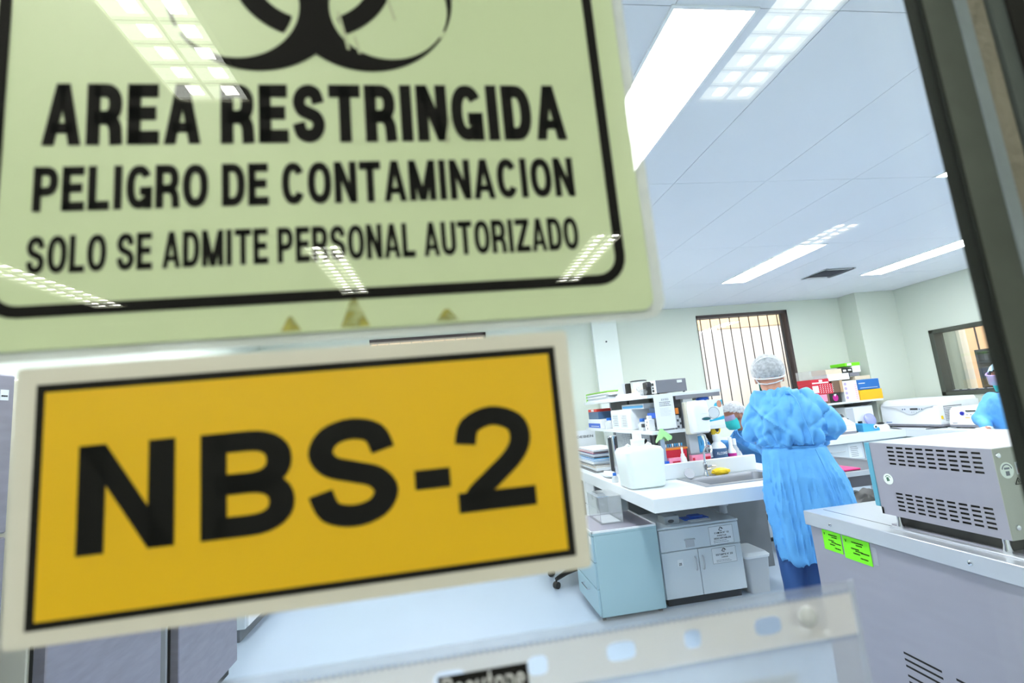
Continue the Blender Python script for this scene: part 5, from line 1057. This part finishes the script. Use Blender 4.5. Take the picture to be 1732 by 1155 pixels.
for sx, kx in ((-.05, 2.045), (.08, 2.18)): tw.capsule((px+sx*.7, py, .86), .08, (kx, py-.005, .5), .080); tw.capsule((kx, py-.005, .5), .080, (kx, py, .10), .072)
m_, n_ = solid(tw, .012, 5); folds(m_, n_, lambda p, n: .006*noise.noise(p*9)); obj('trousers', m_, NAVY, p1)
sh_ = MB()
for kx in (2.04, 2.18): sh_.capsule((kx, py-.02, .05), .05, (kx, py+.15, .045), .045)
m_, _ = solid(sh_, .01, 4); obj('shoes', m_, WHITE, p1)
gw = MB()
gw.loft([ell(z, sx_(cx), cy, rx*W_, ry, 48) for z, cx, cy, rx, ry in ((.46, 2.235, 2.88, .285, .20), (.60, 2.225, 2.88, .280, .20), (.78, 2.205, 2.88, .268, .19), (.95, 2.185, 2.88, .240, .175), (1.06, 2.168, 2.88, .212, .155), (1.135, 2.158, 2.88, .198, .142), (1.19, 2.150, 2.875, .215, .155), (1.28, 2.140, 2.87, .228, .160), (1.37, 2.132, 2.872, .220, .145), (1.43, 2.125, 2.875, .185, .115), (1.47, 2.110, 2.88, .120, .085), (1.505, 2.095, 2.885, .078, .068))])
gw.capsule((sx_(1.985), 2.88, 1.395), .075, (sx_(1.925), 2.92, 1.235), .074, 16); gw.capsule((sx_(1.925), 2.92, 1.235), .072, (sx_(2.05), 3.13, 1.055), .052, 16)
gw.capsule((sx_(2.315), 2.88, 1.40), .080, (sx_(2.395), 2.92, 1.23), .078, 16); gw.capsule((sx_(2.395), 2.92, 1.23), .076, (sx_(2.31), 3.15, 1.08), .055, 16)
m_, n_ = solid(gw, .009, 7, .6)
def gfold(p, n):
    th = math.atan2(p.y-2.88, p.x-2.16); z_ = p.z; d = 0.
    if z_ < 1.135:
        a = min(1, (1.135-z_)/.5); d += (.008+.026*a)*math.sin(9*th+2.2*math.sin(2*th)+z_*1.5)*(.5+.5*noise.noise(Vector((p.x*3, p.y*3, z_*1.2))))+.022*a*noise.noise(Vector((th*3.2, z_*1.1, 1)))
    else:
        a = min(1, (z_-1.135)/.12); q = p.x-2.158+.55*(z_-1.14)*math.sin(3.0*(p.x-2.0))
        d += .034*a*noise.noise(Vector((q*13+z_*5.5, z_*3.0, p.y*3)))+.015*noise.noise(Vector((q*26-z_*9, z_*7, p.y*6)))+.014*max(0, 1-abs(z_-1.17)/.10)*math.sin(17*th+3*noise.noise(p*4))
    if z_ > 1.15:
        w1 = noise.noise(Vector((p.x*7+z_*6.5, z_*2.2, 3+p.y*2))); w2 = noise.noise(Vector((p.x*9-z_*7.5, z_*2.6, 8+p.y*2)))
        d += .016*max(0, 1-abs(w1)*7)-.012*max(0, 1-abs(w2)*7)
    elif z_ < 1.12:
        w1 = noise.noise(Vector((th*4.2+z_*1.2, z_*1.0, 5))); d += .012*max(0, 1-abs(w1)*8)*min(1, (1.12-z_)/.2)
    d -= .020*max(0, 1-abs(z_-1.137)/.016)
    return d+.004+.006*noise.noise(p*15)
folds(m_, n_, gfold); go = obj('gown', m_, GOWN, p1)
obj('waist_tie', MB().tube([(sx_(2.158)+.190*W_*math.cos(a), 2.88+.134*math.sin(a), 1.137+.006*math.sin(2*a)) for a in [2*PI*k/40 for k in range(41)]], .0075, 8), GOWN, p1)
obj('back_opening', MB().tube(crom([(2.175, 2.772, 1.475), (2.20, 2.742, 1.44), (2.215, 2.716, 1.38), (2.225, 2.702, 1.30), (2.245, 2.712, 1.22), (2.255, 2.728, 1.15)], 5), [.004]*26, 6), GOWN, p1)
obj('skirt_overlap', MB().tube(crom([(2.262, 2.733, 1.12), (2.29, 2.712, 1.0), (2.315, 2.697, .85), (2.335, 2.692, .7), (2.345, 2.69, .5)], 5), [.004]*21, 6), GOWN, p1)
obj('neck_knot', crumple((2.178, 2.785, 1.468), (.022, .014, .014), 4), GOWN, p1)
obj('hair', bouffant(P1, ra=.106, rb=.085, rz=.102, up=.028, cut=-.35), HAIR, p1)
obj('hair_net', bouffant(P1, ra=.124, rb=.102, rz=.108, up=.040, cut=-.48, seed=2.), NET, p1)
bd_ = [P1(-.012+.121*math.cos(a)*.93, .101*math.sin(a)*.93, .0+.045*math.cos(a)) for a in [2*PI*k/40 for k in range(41)]]
obj('net_band', MB().tube(bd_, .0045, 6), mat('net_elastic', (236, 238, 242), .7), p1)
obj('net_seam', MB().tube([P1(-.012-.124*math.sin(a), .06*math.cos(a)*1.5, .04+.10*math.sin(a)*.55) for a in [PI*k/16 for k in range(1, 16)]], .0028, 5), MATS['net_elastic'], p1)
obj('mask_strap', MB().tube([P1(-.02, -.082, -.01), P1(-.058, -.066, -.055), P1(-.082, -.02, -.068), P1(-.08, .03, -.062), P1(-.04, .074, -.04)], .0035, 6), WHITE, p1)
obj('mask', MB().loft([[P1(.075+.045*math.cos(a)*sc__, .062*math.sin(a), z_) for a in [-PI/2+PI*k/14 for k in range(15)]] for z_, sc__ in ((-.012, .5), (-.035, .95), (-.06, 1.0), (-.09, .6))], False, False), TEAL, p1)
p1.rotation_euler.z = math.radians(-32)
# ---- seated person in profile
p2 = thing('person', 'seated person in blue gown and teal mask bending over the island', 'person', (3.12, 4.5, 0))
hm, P2 = head_mesh((2.79, 4.48, 1.275), (-1, -.12, -.30))
bd = MB(); bd.add(hm.v, hm.f)
bd.capsule((2.82, 4.48, 1.21), .052, (2.92, 4.49, 1.10), .060)
bd.loft([[(cx+rx*math.cos(2*PI*k/24)*.9, 4.5+ry*math.sin(2*PI*k/24), z+.25*rx*math.cos(2*PI*k/24)) for k in range(24)] for z, cx, rx, ry in ((.52, 3.14, .13, .17), (.7, 3.12, .12, .15), (.9, 3.04, .13, .17), (1.03, 2.97, .12, .18), (1.10, 2.93, .08, .10))])
for sy in (-1, 1):
    bd.capsule((3.12, 4.5+sy*.09, .56), .085, (2.76, 4.5+sy*.10, .54), .06); bd.capsule((2.76, 4.5+sy*.10, .54), .058, (2.80, 4.5+sy*.1, .12), .04); bd.capsule((2.80, 4.5+sy*.1, .05), .04, (2.64, 4.5+sy*.1, .04), .034)
bd.capsule((2.95, 4.31, 1.06), .05, (2.93, 4.22, .95), .042); bd.capsule((2.93, 4.22, .95), .04, (2.73, 4.26, 1.02), .03)
bd.capsule((2.95, 4.69, 1.06), .05, (2.90, 4.76, .95), .042); bd.capsule((2.90, 4.76, .95), .04, (2.68, 4.62, 1.0), .03)
m_, _ = solid(bd, .009, 5); obj('body', m_, SKIN2, p2)
gh = MB(); hand(gh, (2.73, 4.26, 1.02), (-.75, .05, .62), (.2, -.8, .4)); gh.capsule((2.76, 4.255, 1.005), .034, (2.72, 4.26, 1.025), .03)
m_, _ = solid(gh, .005, 3); obj('glove', m_, GLOVEB, p2)
gh = MB(); hand(gh, (2.68, 4.62, 1.0), (-.9, -.3, .1), (-.1, -.3, .9)); gh.capsule((2.71, 4.635, .995), .034, (2.67, 4.615, 1.0), .03)
m_, _ = solid(gh, .005, 3); obj('glove', m_, GLOVEB, p2)
gw = MB()
gw.loft([[(cx+rx*math.cos(2*PI*k/36)*.9, 4.5+ry*math.sin(2*PI*k/36), z+.25*rx*math.cos(2*PI*k/36)) for k in range(36)] for z, cx, rx, ry in ((.40, 3.10, .24, .24), (.55, 3.10, .22, .22), (.7, 3.10, .16, .19), (.9, 3.03, .165, .205), (1.03, 2.965, .155, .215), (1.10, 2.92, .11, .14), (1.135, 2.895, .075, .075))])
gw.capsule((2.95, 4.31, 1.05), .08, (2.93, 4.23, .955), .07, 16); gw.capsule((2.93, 4.23, .955), .068, (2.775, 4.255, 1.0), .045, 16)
gw.capsule((2.95, 4.69, 1.05), .08, (2.90, 4.75, .955), .07, 16); gw.capsule((2.90, 4.75, .955), .066, (2.72, 4.64, .995), .045, 16)
for sy in (-1, 1): gw.capsule((3.10, 4.5+sy*.09, .56), .12, (2.78, 4.5+sy*.10, .54), .10)
m_, n_ = solid(gw, .011, 6, .6); folds(m_, n_, lambda p, n: .012*noise.noise(Vector((p.x*12, p.y*8, p.z*10)))+.005*noise.noise(p*26)); obj('gown', m_, GOWN, p2)
obj('hair', bouffant(P2, ra=.104, rb=.084, rz=.10, up=.028, cut=-.1), HAIR, p2)
obj('hair_net', bouffant(P2, ra=.118, rb=.10, rz=.105, up=.035, cut=-.2, seed=5.), NET, p2)
obj('mask', MB().loft([[P2(.045+.075*math.cos(a)*sc__, .070*math.sin(a), z_) for a in [-PI*.6+1.2*PI*k/16 for k in range(17)]] for z_, sc__ in ((-.008, .72), (-.03, 1.0), (-.06, 1.06), (-.09, .85), (-.115, .6))], False, False), TEAL, p2)
for z_ in (0, -.075): obj('mask_strap', MB().tube([P2(.04, .074, z_*.9-.02), P2(-.01, .086, z_*.4-.012), P2(-.05, .078, -.02)], .0032, 6), WHITE, p2)
obj('goggles', MB().loft([[P2(.055+.068*math.cos(a)*sc__, .076*math.sin(a), z_) for a in [-PI*.55+1.1*PI*k/16 for k in range(17)]] for z_, sc__ in ((.035, .8), (.012, 1.0), (-.015, .95))], False, False), VISOR, p2)
obj('gown_collar', MB().tube([(2.895+.07*math.cos(a), 4.495+.075*math.sin(a), 1.135+.02*math.cos(a)) for a in [2*PI*k/28 for k in range(29)]], .010, 8), GOWN2, p2)
tr_ = MB()
for sy in (-1, 1): tr_.capsule((2.77, 4.5+sy*.10, .54), .075, (2.80, 4.5+sy*.1, .12), .06)
m_, _ = solid(tr_, .012, 4); obj('trousers', m_, NAVY, p2)
sl = thing('lab_stool', 'grey stool carrying the seated person', 'stool', (3.15, 4.5, 0))
obj('seat', MB().lathe([(.17, 0), (.18, .02), (.17, .045)], (3.15, 4.5, .395), 28), DGREY, sl); obj('column', MB().cyl((3.15, 4.5, .06), (3.15, 4.5, .395), .025, n=14), CHROME, sl)
for k in range(5): a = 2*PI*k/5; obj('leg', MB().tube([(3.15, 4.5, .075), (3.15+.24*math.cos(a), 4.5+.24*math.sin(a), .03)], [.022, .016], 8), BLACK, sl)
# ---- person half hidden by the door frame
p3 = thing('person', 'masked person in blue gown and visor half hidden by the door frame', 'person', (4.98, 3.72, 0))
hm, P3 = head_mesh((4.905, 3.70, 1.415), (-1, -.35, -.25))
bd = MB(); bd.add(hm.v, hm.f); bd.capsule((4.92, 3.70, 1.36), .052, (4.95, 3.71, 1.26), .06)
bd.loft([ell(z, cx, 3.72, rx, ry, 24) for z, cx, rx, ry in ((.80, 5.0, .11, .16), (1.0, 5.0, .11, .15), (1.15, 4.98, .12, .17), (1.24, 4.965, .09, .12))])
for sy in (-1, 1): bd.capsule((5.0, 3.72+sy*.08, .82), .09, (4.99, 3.72+sy*.08, .45), .06); bd.capsule((4.99, 3.72+sy*.08, .45), .058, (5.0, 3.72+sy*.08, .1), .042); bd.capsule((5.0, 3.72+sy*.08, .045), .04, (4.85, 3.72+sy*.08, .035), .034)
bd.capsule((4.93, 3.55, 1.21), .05, (4.85, 3.52, 1.10), .042); bd.capsule((4.85, 3.52, 1.10), .04, (4.85, 3.56, .98), .03)
bd.capsule((4.98, 3.90, 1.21), .05, (4.86, 3.95, 1.03), .042); bd.capsule((4.86, 3.95, 1.03), .04, (4.74, 3.80, .96), .03)
m_, _ = solid(bd, .010, 5); obj('body', m_, SKIN2, p3)
gw = MB().loft([ell(z, cx, 3.72, rx, ry, 36) for z, cx, rx, ry in ((.42, 5.02, .20, .26), (.7, 5.01, .18, .23), (.95, 5.0, .155, .195), (1.12, 4.98, .16, .205), (1.22, 4.965, .13, .17), (1.275, 4.955, .075, .08))])
gw.capsule((4.94, 3.56, 1.20), .08, (4.86, 3.52, 1.115), .078, 16); gw.capsule((4.86, 3.52, 1.115), .074, (4.85, 3.55, 1.01), .045, 16); gw.capsule((4.98, 3.88, 1.20), .08, (4.87, 3.94, 1.04), .07, 16); gw.capsule((4.87, 3.94, 1.04), .066, (4.77, 3.83, .98), .045, 16)
m_, n_ = solid(gw, .011, 6, .6); folds(m_, n_, lambda p, n: .013*noise.noise(Vector((p.x*10, p.y*9, p.z*7)))+.005*noise.noise(p*25)); obj('gown', m_, GOWN, p3)
for w_, d_ in (((4.85, 3.555, .985), (.1, .1, -1)), ((4.745, 3.805, .962), (-.9, -.4, -.2))):
    gh = MB(); hand(gh, w_, d_, (-.7, .3, .2)); gh.capsule(Vector(w_)-Vector(d_).normalized()*.035, .034, w_, .03); m_, _ = solid(gh, .006, 3); obj('glove', m_, GLOVEW, p3)
obj('hair', bouffant(P3, ra=.104, rb=.084, rz=.098, up=.026, cut=-.1), HAIR, p3)
obj('cap', bouffant(P3, ra=.113, rb=.096, rz=.104, up=.03, cut=.0, seed=9.), mat('pale_blue_cap', (190, 226, 244), .7), p3)
obj('mask', MB().loft([[P3(.045+.075*math.cos(a)*sc__, .070*math.sin(a), z_) for a in [-PI*.6+1.2*PI*k/16 for k in range(17)]] for z_, sc__ in ((-.022, .72), (-.04, 1.0), (-.065, 1.06), (-.09, .85), (-.115, .6))], False, False), TEAL, p3)
obj('visor', MB().loft([[P3(.06+.10*math.cos(a)*sc__, .09*math.sin(a), z_) for a in [-PI*.5+PI*k/16 for k in range(17)]] for z_, sc__ in ((.05, .85), (.01, 1.0), (-.035, .95))], False, False), VISOR, p3)
obj('visor_band', MB().tube([P3(.02+.115*math.cos(a), .098*math.sin(a), .045) for a in [-PI*.75+1.5*PI*k/24 for k in range(25)]], .008, 6), mat('lilac_band', (176, 150, 214), .5), p3)
tr_ = MB()
for sy in (-1, 1): tr_.capsule((5.0, 3.72+sy*.08, .6), .09, (5.0, 3.72+sy*.08, .1), .07)
m_, _ = solid(tr_, .012, 4); obj('trousers', m_, NAVY, p3)
p3.location.x += .05
bpy.context.view_layer.update()
